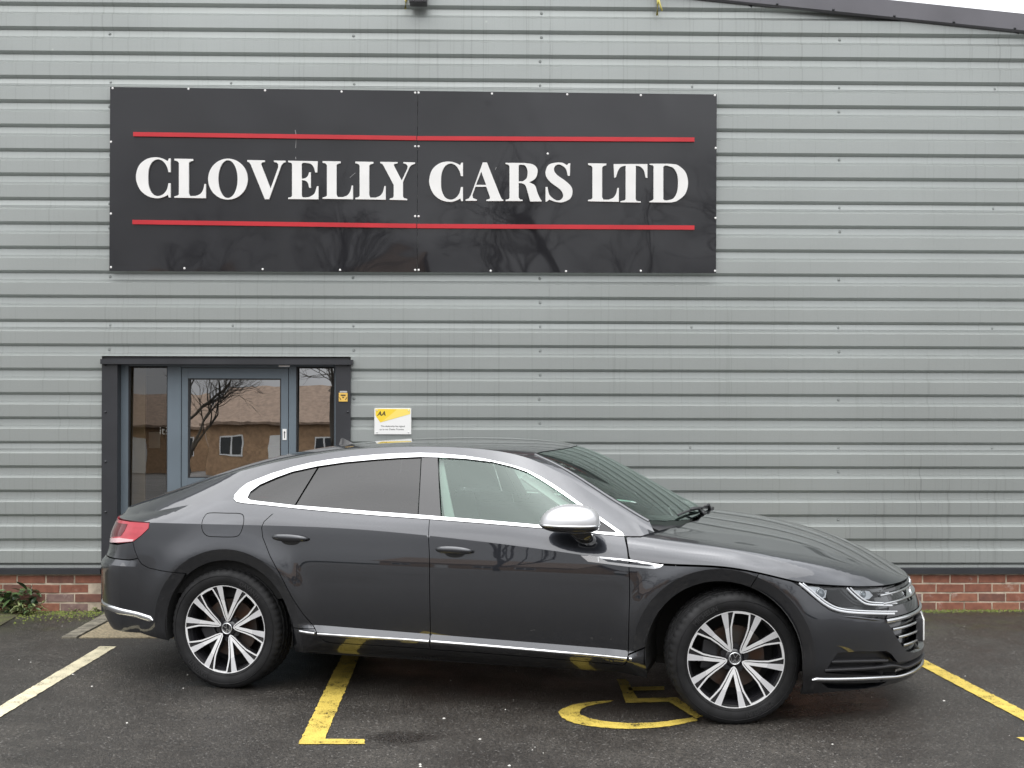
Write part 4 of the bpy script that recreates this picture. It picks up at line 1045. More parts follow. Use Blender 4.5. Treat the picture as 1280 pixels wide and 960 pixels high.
# profile of one rib, from the lap up: (dz, depth)
RIB = [(-.050, DEP-.0065), (-.0115, DEP-.0015), (.0105, 0.003), (.100, 0.0), (.127, DEP-.0035), (PER-.0115, DEP)]
def sheet(k0, nr, xa, xb):
    """one profiled sheet nr ribs high, cut round the doorway and under the verge"""
    prof = []
    for r in range(nr):
        z = ZK0+PER*(k0+r)
        pr = RIB if r == 0 else RIB[1:]
        prof += [(z+dz, d if not (r and i == 0) else DEP) for i, (dz, d) in enumerate(pr)]
    mb = MB(); xg = lambda z: gx0+(z-.05-gz0)/gsl
    def xcuts(z0, z1):
        segs = [(xa, xb)]; out = []
        if z0 < dz1-.01:
            for a, b in segs:
                if a < dx0: out.append((a, min(b, dx0)))
                if b > dx1: out.append((max(a, dx1), b))
        else: out = segs
        res = []
        for a, b in out:
            if b-a < .01: continue
            xm = xg(z0)      # where the verge comes down to this height
            if xm < a: continue
            res.append((a, b))
        return res
    for (z0, d0), (z1, d1) in zip(prof[:-1], prof[1:]):
        for a, b in xcuts(z0, z1):
            n = max(1, int((b-a)/.5)); 
            for i in range(n):
                p, q = a+(b-a)*i/n, a+(b-a)*(i+1)/n
                u0, u1 = min(q, xg(z0)), min(q, xg(z1))
                if u0 <= p+1e-4: continue
                if u1 <= p+1e-4: zt_ = gz0+gsl*(p-gx0)+.05; dt = d0+(d1-d0)*(zt_-z0)/(z1-z0); mb.add([(p, d0, z0), (u0, d0, z0), (p, dt, zt_)], [(0, 1, 2)]); continue
                mb.add([(p, d0, z0), (u0, d0, z0), (u1, d1, z1), (p, d1, z1)], [(0, 1, 2, 3)])
    if not mb.v: return None
    import bmesh
    # the folded lower lip has an edge
    for a, b in xcuts(prof[0][0], prof[1][0]):
        z = prof[0][0]; b = min(b, xg(z))
        if b > a: mb.add([(a, DEP-.0025, z), (b, DEP-.0025, z), (b, DEP+.001, z), (a, DEP+.001, z)], [(0, 1, 2, 3)])
    me_o = mb.build('cladding_sheet', M['clad'], WALL)
    bm = bmesh.new(); bm.from_mesh(me_o.data); bmesh.ops.remove_doubles(bm, verts=bm.verts[:], dist=.0002); bmesh.ops.recalc_face_normals(bm, faces=bm.faces[:]); 
    for f in bm.faces: f.normal_update()
    flip = sum(f.normal.y*f.calc_area() for f in bm.faces) > 0
    if flip: bmesh.ops.reverse_faces(bm, faces=bm.faces[:])
    bm.to_mesh(me_o.data); bm.free()
    return me_o
for k0, nr in ((0, 5), (5, 5), (10, 5), (15, 5), (20, 5), (25, 5)):
    for j, (a, b) in enumerate(((XL, seam-.0006), (seam+.0006, XR_))):
        o = sheet(k0, nr, a, b)
# sheet ends at the foot: first rib sits on the drip flashing
mb = MB()
for a, b in ((XL, dx0-.004), (dx1+.004, XR_)):
    mb.add([(a, DEP, .31), (b, DEP, .31), (b, DEP, ZK0-.048), (a, DEP, ZK0-.048)], [(0, 1, 2, 3)])
    mb.box(a, b, -.018, .05, .283, .322)
    mb.box(a, b, -.0, .045, .322, .326)
mb.build('drip_flashing', M['anthracite'], WALL)
# screws
mb = MB(); full = [wall_uz((x, 487))[0] for x in (-175, 135, 441, 675, 1050, 1360)]; lap = [wall_uz((x, 487))[0] for x in (-20, 288, 864, 1243)]
def screw(x, z, y=DEP, r=.0105):
    n = 8; vs = [(x, y-.011, z)]
    for rr, yy in ((.55, -.010), (1, -.004), (1.25, -.0005)):
        vs += [(x+r*rr*math.cos(2*PI*k/n), y+yy, z+r*rr*math.sin(2*PI*k/n)) for k in range(n)]
    fs = [(0, 1+k, 1+(k+1) % n) for k in range(n)]+[(1+a*n+k, 1+(a+1)*n+k, 1+(a+1)*n+(k+1) % n, 1+a*n+(k+1) % n) for a in range(2) for k in range(n)]
    mb.add(vs, fs, 0, True)
for k in range(0, 30):
    z = ZK0+PER*k-.036
    for x in full:
        xx = x+random.uniform(-.006, .006)
        if (k % 5 in (0, 2, 4) or abs(x-full[3]) < .01) and z < gable(xx)-.1 and not (dx0-.02 < xx < dx1+.02 and z < dz1): screw(xx, z)
    if k % 5 == 0:
        for x in lap:
            if z < gable(x)-.1 and not (dx0 < x < dx1 and z < dz1): screw(x+random.uniform(-.01, .01), z)
sc_ = mb.build('screws', M['screw'], WALL); sc_['kind'] = 'stuff'
# verge flashing down the slope, with its own screws
def verge():
    mb = MB(); h = .128
    for a, b in ((XL, gx0+.55), (gx0+.55, XR_)):
        e = .002 if a > XL else 0
        A = [(a, -.035-e, gable(a)), (b, -.035-e, gable(b)), (b, -.035-e, gable(b)+h), (a, -.035-e, gable(a)+h)]
        B = [(x, .10, z) for x, y, z in A]
        mb.add(A+B, [(0, 1, 2, 3), (3, 2, 6, 7), (0, 4, 5, 1), (1, 5, 6, 2), (4, 0, 3, 7)])
        L = [(a, -.012, gable(a)-.012), (b, -.012, gable(b)-.012)]
        mb.add([(a, -.035-e, gable(a)), (b, -.035-e, gable(b)), L[1], L[0]], [(0, 3, 2, 1)])
    mb.build('verge_flashing', M['verge'], WALL)
verge()
mb = MB()
for px in (903, 970, 1040, 1116, 1190, 1266): 
    x = wall_uz((px, 20))[0]; screw(x, gable(x)+.008, -.037, .009)
o = mb.build('verge_screws', M['anthracite'], WALL); o['kind'] = 'stuff'
# roof sheet and returns of the unit, so the building has depth
mb = MB(); mb.add([(XL, .09, gable(XL)+.12), (XR_, .09, gable(XR_)+.12), (XR_, 14, gable(XR_)+.12), (XL, 14, gable(XL)+.12)], [(0, 1, 2, 3)]); mb.build('roof_sheet', M['verge'], WALL)
mb = MB()
for x in (XL, XR_): mb.add([(x, .03, 0), (x, 14, 0), (x, 14, gable(x)+.1), (x, .03, gable(x)+.1)], [(0, 1, 2, 3)])
mb.add([(XL, 14, 0), (XR_, 14, 0), (XR_, 14, gable(XR_)+.1), (XL, 14, gable(XL)+.1)], [(0, 1, 2, 3)]); mb.build('return_wall', M['clad'], WALL)

# ------------------------------------------------------------------ brick plinth
def brick_mat(name, c1, c2, eff):
    m, nt, out = new_mat(name); N = nt.nodes; L = nt.links
    b = N.new('ShaderNodeBsdfPrincipled'); L.new(b.outputs[0], out.inputs[0]); b.inputs['Roughness'].default_value = .85
    tc = N.new('ShaderNodeTexCoord'); oi = N.new('ShaderNodeObjectInfo'); ad = N.new('ShaderNodeVectorMath'); ad.operation = 'ADD'
    sc = N.new('ShaderNodeVectorMath'); sc.operation = 'SCALE'; cv = N.new('ShaderNodeCombineXYZ')
    L.new(oi.outputs['Random'], cv.inputs[0]); L.new(oi.outputs['Random'], cv.inputs[1]); L.new(cv.outputs[0], sc.inputs[0]); sc.inputs['Scale'].default_value = 37
    L.new(tc.outputs['Object'], ad.inputs[0]); L.new(sc.outputs[0], ad.inputs[1])
    n1 = N.new('ShaderNodeTexNoise'); n1.inputs['Scale'].default_value = 22; n1.inputs['Detail'].default_value = 8; L.new(ad.outputs[0], n1.inputs['Vector'])
    mx = N.new('ShaderNodeMix'); mx.data_type = 'RGBA'; mx.inputs[6].default_value = (*c1, 1); mx.inputs[7].default_value = (*c2, 1)
    r1 = N.new('ShaderNodeMapRange'); r1.inputs[1].default_value = .35; r1.inputs[2].default_value = .65; L.new(n1.outputs[0], r1.inputs[0]); L.new(r1.outputs[0], mx.inputs[0])
    n2 = N.new('ShaderNodeTexNoise'); n2.inputs['Scale'].default_value = 9; n2.inputs['Detail'].default_value = 10; n2.inputs['Roughness'].default_value = .75; L.new(ad.outputs[0], n2.inputs['Vector'])
    r2 = N.new('ShaderNodeMapRange'); r2.inputs[1].default_value = .62-.1*eff; r2.inputs[2].default_value = .74; r2.inputs[4].default_value = .75; L.new(n2.outputs[0], r2.inputs[0])
    m2 = N.new('ShaderNodeMix'); m2.data_type = 'RGBA'; m2.inputs[7].default_value = (.50, .43, .38, 1); L.new(r2.outputs[0], m2.inputs[0]); L.new(mx.outputs[2], m2.inputs[6])
    L.new(m2.outputs[2], b.inputs['Base Color'])
    bp = N.new('ShaderNodeBump'); bp.inputs['Distance'].default_value = .002; L.new(n1.outputs[0], bp.inputs['Height']); L.new(bp.outputs[0], b.inputs['Normal'])
    return m
BM = [brick_mat('brick_red', (.25, .098, .062), (.18, .068, .044), .35), brick_mat('brick_orange', (.30, .130, .080), (.22, .090, .056), .55), brick_mat('brick_dark', (.19, .085, .060), (.13, .060, .046), .35),
      brick_mat('brick_grey', (.22, .145, .125), (.16, .10, .09), .55)]
M['mortar'] = pbr('mortar', (.42, .35, .27), rough=.95, noise_amt=.25, noise_scale=16, bump=.003, bump_scale=60)
import bmesh
bmeshes = []
for v in range(6):
    bm = bmesh.new(); bmesh.ops.create_cube(bm, size=1)
    for q in bm.verts: q.co = Vector((q.co.x*.2055+random.uniform(-.002, .002), q.co.y*.06, q.co.z*.0585+random.uniform(-.0015, .0015)))
    bmesh.ops.bevel(bm, geom=[e for e in bm.edges if all(w.co.y < 0 for w in e.verts)], offset=.0025, segments=1, affect='EDGES')
    me = bpy.data.meshes.new('brick'); bm.to_mesh(me); bm.free(); bmeshes.append(me)
PL = bpy.data.objects.new('brick_plinth', bpy.data.meshes.new('brick_plinth')); col.objects.link(PL); PL.parent = WALL
mb = MB(); BX = .2155
for a, b in ((XL, dx0+.02), (dx1-.02, XR_)): mb.box(a, b, .0185, .12, -.05, .283)
tmp = mb.build('x', M['mortar'], WALL); PL.data = tmp.data; PL.name = 'brick_plinth'; bpy.data.objects.remove(tmp)
ph = wall_uz((1153, 730), .015)[0]
brick_cols = {}
for mi in range(4):
    for j, me in enumerate(bmeshes):
        c = me.copy(); c.materials.append(BM[mi]); brick_cols[(mi, j)] = c
for r in range(4):
    z = .0265+.0711*r; off = ph+(BX/2 if r % 2 == 0 else 0)
    n0 = int((-4.6-off)/BX); n1 = int((4.6-off)/BX)
    for i in range(n0, n1+1):
        x = off+BX*(i+.5)
        if dx0-.09 < x < dx1+.09: continue
        mi = random.choices([0, 1, 2, 3], [5, 4, 3, 1.4])[0]
        o = bpy.data.objects.new('brick', brick_cols[(mi, random.randrange(6))]); col.objects.link(o); o.parent = PL
        o.location = (x, .045+random.uniform(-.0025, .0025), z+random.uniform(-.001, .001)); o.rotation_euler = (random.uniform(-.008, .008), random.uniform(-.006, .006), random.uniform(-.008, .008))

# ------------------------------------------------------------------ glazed entrance
FY = .075   # frame face, set back from the sheets
def uz(px, py, off=FY): return wall_uz((px, py), off)
ENT = bpy.data.objects.new('entrance', None); col.objects.link(ENT); ENT.parent = WALL; ENT.empty_display_size = .1
zb0 = .02
def wbox(name, px0, px1, z0, z1, y0, y1, mat, par, yref=None, bev=0.0):
    yr = y0 if yref is None else yref; mb = MB(); mb.box(uz(px0, 540, yr)[0], uz(px1, 540, yr)[0], y0, y1, z0, z1, bev=bev); return mb.build(name, mat, par)
ztop = uz(300, 456)[1]
SUR = wbox('door_surround', 127, 146.5, 0, dz1-.001, -.022, .11, M['anthracite'], WALL)
wbox('surround_panel', 419.5, 438, 0, dz1-.001, -.022, .11, M['anthracite'], SUR)
wbox('canopy_flashing', 125, 440.5, uz(300, 455.5, -.05)[1], uz(300, 449.3, -.05)[1], -.055, .10, M['anthracite'], SUR)
mb = MB(); mb.box(uz(127, 540, .1)[0]+.0, uz(438, 540, .1)[0], .02, .12, ztop, dz1+.02); mb.build('surround_head', M['anthracite'], SUR)
mb = MB()
for px in (132, 435):
    for py in (456, 515, 577, 640, 700):
        x, z = wall_uz((px, py), -.022); screw(x, z, -.022, .008)
o = mb.build('surround_screws', M['anthracite'], SUR); o['kind'] = 'stuff'
FR = bpy.data.objects.new('door_frame', bpy.data.meshes.new('t')); 
mb = MB()
zt = ztop
for a, b in ((151, 160.2), (209.3, 226), (361, 370), (418, 421)):
    mb.box(uz(a, 540)[0], uz(b, 540)[0], FY, FY+.07, zb0, zt)
mb.box(uz(146, 540)[0], uz(151, 540)[0]-.001, FY+.004, FY+.07, zb0, zt)
for a, b in ((160.2, 209.3), (370, 418)):
    mb.box(uz(a, 540)[0]+.001, uz(b, 540)[0]-.001, FY+.003, FY+.07, zt-.012, zt)
    mb.box(uz(a, 540)[0]+.001, uz(b, 540)[0]-.001, FY+.003, FY+.07, zb0, zb0+.10)
mb.box(uz(226, 540)[0]+.001, uz(361, 540)[0]-.001, FY+.003, FY+.07, zt-.022, zt)
FR = mb.build('door_frame', M['frame_grey'], ENT)
# glazing beads make the dark lines round each pane
M['door_glass'] = thin_glass('door_glass', (.50, .51, .49), ior=1.62, wavy=.00022, wscale=5.0, boost=.38)
M['side_glass'] = thin_glass('side_light_glass', (.62, .62, .58), ior=1.55, wavy=.0003, wscale=4, boost=.12)
def pane(px0, px1, z0, z1, y, tilt, par, name='pane', mat='door_glass'):
    mb = MB(); x0, x1 = uz(px0, 540, y)[0], uz(px1, 540, y)[0]; d = (z1-z0)*math.tan(tilt)
    mb.add([(x0, y, z0), (x1, y, z0), (x1, y+d, z1), (x0, y+d, z1), (x0, y+.006, z0), (x1, y+.006, z0), (x1, y+d+.006, z1), (x0, y+d+.006, z1)], [(0, 1, 2, 3), (0, 3, 7, 4), (1, 5, 6, 2), (3, 2, 6, 7), (0, 4, 5, 1)])
    return mb.build(name, M[mat], par)
TL = math.radians(1.5)
SL = pane(160.6, 208.9, zb0+.105, zt-.015, FY+.018, TL, ENT, 'side_light', 'side_glass'); SRL = pane(370.4, 417.6, zb0+.105, zt-.015, FY+.018, TL, ENT, 'side_light')
M['bead'] = pbr('glazing_seal', (.015, .015, .016), rough=.6)
mb = MB()
for a, b in ((160.2, 209.3), (370, 418)):
    x0, x1 = uz(a, 540, FY)[0], uz(b, 540, FY)[0]
    mb.box(x0, x0+.008, FY+.006, FY+.03, zb0+.10, zt-.012); mb.box(x1-.008, x1, FY+.006, FY+.03, zb0+.10, zt-.012); mb.box(x0+.008, x1-.008, FY+.006, FY+.03, zt-.022, zt-.012)
mb.build('glazing_seal', M['bead'], ENT)
# door leaf
y = FY+.008; x0, x1 = uz(227, 540, y)[0], uz(360.2, 540, y)[0]; gx_0, gx_1 = uz(234.8, 540, y)[0], uz(351.3, 540, y)[0]
gzt, gzb = uz(300, 473, y)[1], uz(300, 597.5, y)[1]; lt_ = zt-.026
mb = MB(); mb.box(x0, gx_0, y, y+.055, zb0+.01, lt_); mb.box(gx_1, x1, y, y+.055, zb0+.01, lt_)
mb.box(gx_0+.0005, gx_1-.0005, y+.001, y+.055, gzt, lt_); mb.box(gx_0+.0005, gx_1-.0005, y+.001, y+.055, gzb-.17, gzb); mb.box(gx_0+.0005, gx_1-.0005, y+.001, y+.055, zb0+.01, zb0+.20)
DOOR = mb.build('door', M['frame_grey'], ENT)
mb = MB(); mb.box(gx_0, gx_1, y+.012, y+.03, zb0+.2, gzb-.17); mb.build('lower_panel', M['frame_grey'], DOOR)
mb = MB(); e = .009
mb.box(gx_0, gx_0+e, y+.004, y+.03, gzb, gzt); mb.box(gx_1-e, gx_1, y+.004, y+.03, gzb, gzt); mb.box(gx_0+e, gx_1-e, y+.004, y+.03, gzt-e, gzt); mb.box(gx_0+e, gx_1-e, y+.004, y+.03, gzb, gzb+e)
mb.build('glazing_seal', M['bead'], DOOR)
pane(235.4, 350.7, gzb+.004, gzt-.004, y+.016, TL, DOOR)
lx0, lz1 = uz(353.2, 536.2, y-.004); lx1, lz0 = uz(358.2, 550, y-.004)
mb = MB(); mb.box(lx0, lx1, y-.006, y+.001, lz0, lz1, bev=.001); lk = mb.build('lock_plate', M['white'], DOOR)
cx_, cz_ = (lx0+lx1)/2, (lz0+lz1)/2
mb = MB(); mb.prism([(cx_-.0075, cz_+.012), (cx_+.0075, cz_+.012), (cx_, cz_+.028)][::1], lambda a, b: (a, y-.006, b), lambda a, b: (a, y-.0075, b)); mb.box(cx_-.003, cx_+.003, y-.0075, y-.0062, cz_-.028, cz_+.0115)
mb.build('keyhole', M['plastic'], lk)
mb = MB(); a, b = uz(346, 454.4, -.02)[0], uz(360, 454.4, -.02)[0]; mb.box(a, b, FY-.012, FY+.002, zt-.014, zt-.004); mb.build('door_closer', M['satin'], DOOR)
# what stands behind the glass
M['tan'] = pbr('tan_blind', (.40, .30, .17), rough=.8, noise_amt=.1, noise_scale=8)
M['tan2'] = pbr('office_wall', (.34, .27, .18), rough=.85, noise_amt=.2, noise_scale=1.5)
M['office_dark'] = pbr('office_floor', (.06, .055, .05), rough=.7, noise_amt=.3, noise_scale=2)
xa, xb = uz(140, 540, 1)[0]-.5, uz(440, 540, 1)[0]+.8
RM = bpy.data.objects.new('office', None); col.objects.link(RM); RM.parent = WALL
mb = MB(); mb.box(xa, xb, 3.2, 3.25, 0, 2.6); mb.box(xa-.05, xa, .15, 3.25, 0, 2.6); mb.box(xb, xb+.05, .15, 3.25, 0, 2.6); mb.build('back_wall', M['tan2'], RM)
mb = MB(); mb.box(xa, xb, .15, 3.2, -.02, .012); mb.box(xa, xb, .15, 3.2, 2.58, 2.62); mb.build('office_floor', M['office_dark'], RM)
def inbox(name, p0, p1, q0, q1, off, mat, d=.02):
    x0, z1 = uz(p0, q0, off); x1, z0 = uz(p1, q1, off); mb = MB(); mb.box(x0, x1, off, off+d, z0, z1); return mb.build(name, mat, RM)
inbox('blind', 158, 181, 455, 720, .30, M['tan']); inbox('poster_board', 240, 262, 490, 560, .9, M['tan']); inbox('poster_board', 277, 300, 500, 590, 1.3, M['tan'])
inbox('cabinet', 183, 206, 470, 640, .8, M['office_dark'], .3); inbox('desk', 300, 352, 560, 680, 1.6, M['office_dark'], .5); inbox('notice', 186, 200, 540, 560, .75, M['white'])
V, F = text_tris('it?', .085); tx, tz = uz(204.5, 543, FY+.014); mb = MB(); mb.add([(tx+a*.9, FY+.0165, tz+b) for a, b, c in V], F)
o = mb.build('window_lettering', pbr('faded_lettering', (.14, .135, .12), rough=.6), SL); o['kind'] = 'stuff'

# ------------------------------------------------------------------ yellow call point on the surround
M['yellow'] = pbr('yellow_plastic', (.72, .46, .10), rough=.35, noise_amt=.08, noise_scale=30)
x0, z1 = wall_uz((423.4, 491), -.03); x1, z0 = wall_uz((434.4, 502), -.03)
CP = empty('call_point', (0, 0, 0)); CP.parent = None
CP.location = (0, 9.27, 0); CP.rotation_euler = (0, 0, WROT)
tag(CP, 'small square yellow badge fixed on the black surround right of the glass door', 'sign')
mb = MB(); mb.box(x0, x1, -.030, -.0225, z0, z1, bev=.002); mb.build('badge_plate', M['yellow'], CP)
w_ = x1-x0; h_ = z1-z0
mb = MB(); Q = lambda a, b: (x0+w_*a, z0+h_*b)
def fl(poly, y0=-.0300, y1=-.0312, m=mb): m.prism([Q(*p) for p in poly], lambda a, b: (a, y0, b), lambda a, b: (a, y1, b))
fl([(.20, .80), (.80, .80), (.74, .66), (.26, .66)]); fl([(.02, .52), (.16, .44), (.28, .20), (.20, .20)]); fl([(.98, .52), (.84, .44), (.72, .20), (.80, .20)]); fl([(.36, .55), (.44, .57), (.50, .48), (.56, .57), (.64, .55), (.50, .36)])
mb.build('badge_print', M['plastic'], CP)
mb = MB(); mb.box(x0+.008, x1-.004, -.031, -.0225, z1+.001, z1+.013, bev=.001); mb.build('badge_cover', M['satin'], CP)

# ------------------------------------------------------------------ breakdown club plate
x0, z1 = wall_uz((468, 510.3), -.012); x1, z0 = wall_uz((514, 543), -.012)
AA = empty('membership_plate', (0, 9.27, 0), WROT); tag(AA, 'white and yellow plate lettered AA on the cladding above the car roof', 'sign')
mb = MB(); mb.box(x0, x1, -.014, -.001, z0, z1, bev=.002); mb.build('plate', pbr('plate_white', (.80, .80, .78), rough=.3), AA)
w_, h_ = x1-x0, z1-z0
M['aa1'] = pbr('plate_yellow', (.86, .62, .05), rough=.3); M['aa2'] = pbr('plate_pale_yellow', (.90, .70, .16), rough=.3); M['ink'] = pbr('printed_ink', (.03, .028, .022), rough=.4); M['inkg'] = pbr('grey_ink', (.10, .10, .10), rough=.4)
mb = MB(); fl([(.03, .975), (.97, .975), (.97, .79), (.62, .64), (.16, .455), (.03, .72)][::-1], -.0138, -.0148, mb); mb.build('yellow_field', M['aa1'], AA)
mb = MB(); fl([(.20, .48), (.97, .78), (.97, .97), (.62, .97), (.40, .70)][::-1], -.0146, -.0152, mb); mb.build('pale_field', M['aa2'], AA)
def flat_text(txt, x, z, size, mat, name, par, y_=-.0156, **k):
    V, F = text_tris(txt, size, **k); mb = MB(); mb.add([(x+a, y_, z+b) for a, b, c in V], F); o = mb.build(name, mat, par); return o
o = flat_text('AA', x0+w_*.19, z0+h_*.72, .046, M['ink'], 'printed_letters', AA, offset=.0012, shear=.25); o['kind'] = 'stuff'
o = flat_text('This dealership has signed', x0+w_*.5, z0+h_*.285, .0175, M['inkg'], 'printed_line', AA, offset=.0002, y_=-.0145); o['kind'] = 'stuff'
o = flat_text('up to our Dealer Promise', x0+w_*.47, z0+h_*.165, .0175, M['inkg'], 'printed_line', AA, offset=.0002, y_=-.0145); o['kind'] = 'stuff'
mb = MB()
for a in (.07, .93):
    for b in (.08, .92): 
        mb.tube([(x0+w_*a, -.013, z0+h_*b), (x0+w_*a, -.0165, z0+h_*b)], .005, 10)
mb.build('plate_screw', M['satin'], AA)['kind'] = 'stuff'

# ------------------------------------------------------------------ fascia sign
SIGN = empty('fascia_sign', (0, 9.27, 0), WROT); tag(SIGN, 'wide black fascia sign with white serif lettering between two red bars', 'sign')
ST = math.radians(1.7)     # the boards lean forward a little
zs0 = wall_uz((500, 341), -.03)[1]; sy = lambda z: -.022-(z-zs0)*math.tan(ST)
def sign_xz(px, lift=0.0):
    y = -.05
    for _ in range(8): x, z = wall_uz(px, y); y = sy(z)-lift
    return x, z
def board_mat():
    m = pbr('gloss_black_board', (.010, .010, .0125), rough=.3, spec=.15, noise_amt=.15, noise_scale=2)
    nt = m.node_tree; N = nt.nodes; L = nt.links; b = [n for n in N if n.type == 'BSDF_PRINCIPLED'][0]
    b.inputs['Coat Weight'].default_value = 1; b.inputs['Coat Roughness'].default_value = .03; b.inputs['Coat IOR'].default_value = 1.58
    tc = N.new('ShaderNodeTexCoord'); n2 = N.new('ShaderNodeTexNoise'); n2.inputs['Scale'].default_value = 1.15; n2.inputs['Detail'].default_value = 1.5; n2.inputs['Distortion'].default_value = .4
    L.new(tc.outputs['Object'], n2.inputs['Vector']); bp = N.new('ShaderNodeBump'); bp.inputs['Distance'].default_value = .011; bp.inputs['Strength'].default_value = 1
    L.new(n2.outputs[0], bp.inputs['Height']); L.new(bp.outputs[0], b.inputs['Coat Normal']); L.new(bp.outputs[0], b.inputs['Normal'])
    return m
M['board'] = board_mat()
M['letter'] = pbr('white_acrylic', (.80, .79, .77), rough=.35, noise_amt=.03, noise_scale=6)
M['letter_edge'] = pbr('white_acrylic_edge', (.62, .62, .60), rough=.4)
M['red'] = pbr('red_bar', (.52, .026, .035), rough=.30, noise_amt=.08, noise_scale=3)
def board(c):
    P = [sign_xz(p) for p in c]; mb = MB()
    A = [(x, sy(z), z) for x, z in P]; B = [(x, sy(z)+.004, z) for x, z in P]
    # the edge return reaches back to the wall
    Cb = [(x, .0, z) for x, z in P]
    mb.add(A+Cb, [(0, 1, 2, 3), (0, 3, 7, 4), (1, 5, 6, 2), (0, 4, 5, 1), (3, 2, 6, 7)]); return mb.build('sign_board', M['board'], SIGN)
board([(136.6, 338.7), (521.1, 340.2), (521.85, 113.4), (137.6, 108.6)]); board([(521.6, 340.2), (895, 341.3), (896, 118), (522.4, 113.5)])
def bar(p0, p1, hpx):
    mb = MB()
    A = [sign_xz(q, .02) for q in ((p0[0], p0[1]+hpx), (p1[0], p1[1]+hpx), p1, p0)]
    F_ = [(x, sy(z)-.022, z) for x, z in A]; B_ = [(x, sy(z)-.001, z) for x, z in A]
    mb.add(F_+B_, [(0, 1, 2, 3), (0, 4, 5, 1), (1, 5, 6, 2), (2, 6, 7, 3), (3, 7, 4, 0)]); mb.build('red_bar', M['red'], SIGN)
bar((166.5, 165.0), (520.5, 170.0), 5.3); bar((521.5, 170.1), (868, 171.8), 5.3); bar((165.5, 274.8), (520.5, 279.7), 5.4); bar((521.5, 279.8), (868, 281.8), 5.4)
def tr(ox, oy, sc): return lambda p: (ox+p[0]/sc, oy+p[1]/sc)
A_ = tr(160, 180, 7.111); B_ = tr(330, 180, 6.737); C_ = tr(530, 180, 6.737); D_ = tr(700, 180, 7.111); PX = lambda p: p
gC = [(378, 128), (378, 250), [(360, 250), (345, 200), (310, 152), (262, 136), (215, 160), (185, 220), (178, 300), (185, 380), (215, 440), (262, 462), (310, 448), (345, 405), (360, 348)], (378, 348), (378, 475), (362, 475), [(355, 452), (310, 473), (255, 482), (180, 465), (110, 410), (72, 320), (78, 240), (110, 175), (175, 130), (250, 118), (310, 130), (352, 152)], (364, 128)]
gL = [(412, 130), (578, 133), (578, 148), (550, 157), (540, 170), (540, 440), (552, 462), [(600, 462), (640, 445), (666, 410), (680, 355)], (692, 355), (692, 482), (412, 477), (412, 465), (440, 459), (452, 447), (452, 168), (440, 153), (412, 145)]
gO = [[(888+176*math.cos(t), 312+182*math.sin(t)) for t in np.linspace(0, 2*PI, 24)]]; gOh = [[(888+86*math.cos(t), 312+168*math.sin(t)) for t in np.linspace(0, 2*PI, 24)]]
gV = [(309, 200), (331, 200.4), (331, 202.3), (327.3, 203.2), (326.3, 205.3), (338.2, 235.8), (347.8, 209), (347.6, 205), (345.5, 203), (342.3, 202.3), (342.3, 200.6), (357, 200.9), (357, 202.6), (354, 203.7), (351.5, 207), (336.3, 249), (331, 249), (313.5, 206), (311.5, 203), (309, 202)]
gE = [(203, 140), (452, 145), (447, 240), (432, 240), [(430, 236), (420, 200), (395, 168), (350, 158)], (325, 158), (317, 168), (317, 292), [(319, 292), (345, 288), (368, 270), (380, 238)], (394, 238), (394, 368), (380, 368), [(379, 364), (368, 325), (345, 308), (319, 304)], (317, 435), (328, 450), [(350, 450), (385, 444), (425, 415), (445, 355)], (458, 355), (458, 466), (203, 463), (203, 452), (228, 447), (236, 435), (236, 170), (228, 158), (203, 152)]
gY = [(978, 150), (1125, 152), (1125, 162), (1098, 168), (1092, 178), (1160, 308), (1208, 205), (1210, 185), (1195, 168), (1173, 162), (1173, 152), (1272, 155), (1272, 165), (1240, 178), (1225, 195), (1170, 318), (1170, 440), (1178, 455), (1205, 462), (1205, 473), (1058, 470), (1058, 460), (1085, 452), (1092, 440), (1092, 345), (1005, 180), (995, 168), (978, 160)]
gA = [(495, 155), (530, 155), (645, 445), (655, 462), (668, 470), (668, 480), (525, 480), (525, 470), (552, 462), (556, 448), (525, 360), (432, 360), (408, 430), (412, 455), (445, 468), (445, 478), (350, 478), (350, 468), (378, 458), (395, 430)]
gAh = [(482, 232), (523, 344), (438, 344)]
gR = [(687, 158), [(850, 160), (912, 170), (950, 200), (955, 245), (935, 292), (885, 322)], [(890, 324), (935, 350), (955, 410), (978, 460)], (990, 476), (990, 484), (895, 484), [(893, 478), (880, 430), (855, 350), (822, 330)], (797, 328), (797, 450), (808, 466), (830, 470), (830, 480), (687, 480), (687, 470), (712, 464), (720, 452), (720, 188), (712, 175), (687, 168)]
gRh = [(797, 182), (806, 174), [(820, 174), (852, 182), (872, 225), (865, 285), (832, 314)], (797, 315)]
gS = [(1232, 163), (1228, 268), (1212, 268), [(1210, 262), (1192, 205), (1140, 172), (1105, 185), (1095, 220), (1120, 260), (1190, 310), (1240, 360), (1250, 410), (1230, 460), (1170, 490), (1110, 487), (1054, 468)], (1035, 485), (1024, 485), (1024, 362), (1040, 362), [(1041, 368), (1058, 430), (1110, 472), (1150, 470), (1172, 435), (1150, 385), (1070, 325), (1030, 275), (1025, 225), (1050, 175), (1110, 157), (1165, 158), (1203, 178)], (1218, 163)]
gT = [(477, 178), (777, 178), (777, 300), (762, 300), [(761, 294), (745, 235), (715, 202), (674, 192)], (672, 490), (682, 506), (718, 510), (718, 520), (538, 518), (538, 508), (575, 500), (584, 488), (584, 192), [(582, 192), (540, 205), (515, 240), (498, 294)], (482, 300)]
gD = [(797, 175), [(950, 175), (1000, 178), (1050, 190), (1115, 250), (1138, 345), (1115, 440), (1050, 500), (1000, 517), (950, 520)], (797, 518), (797, 508), (822, 500), (832, 488), (832, 200), (822, 188), (797, 185)]
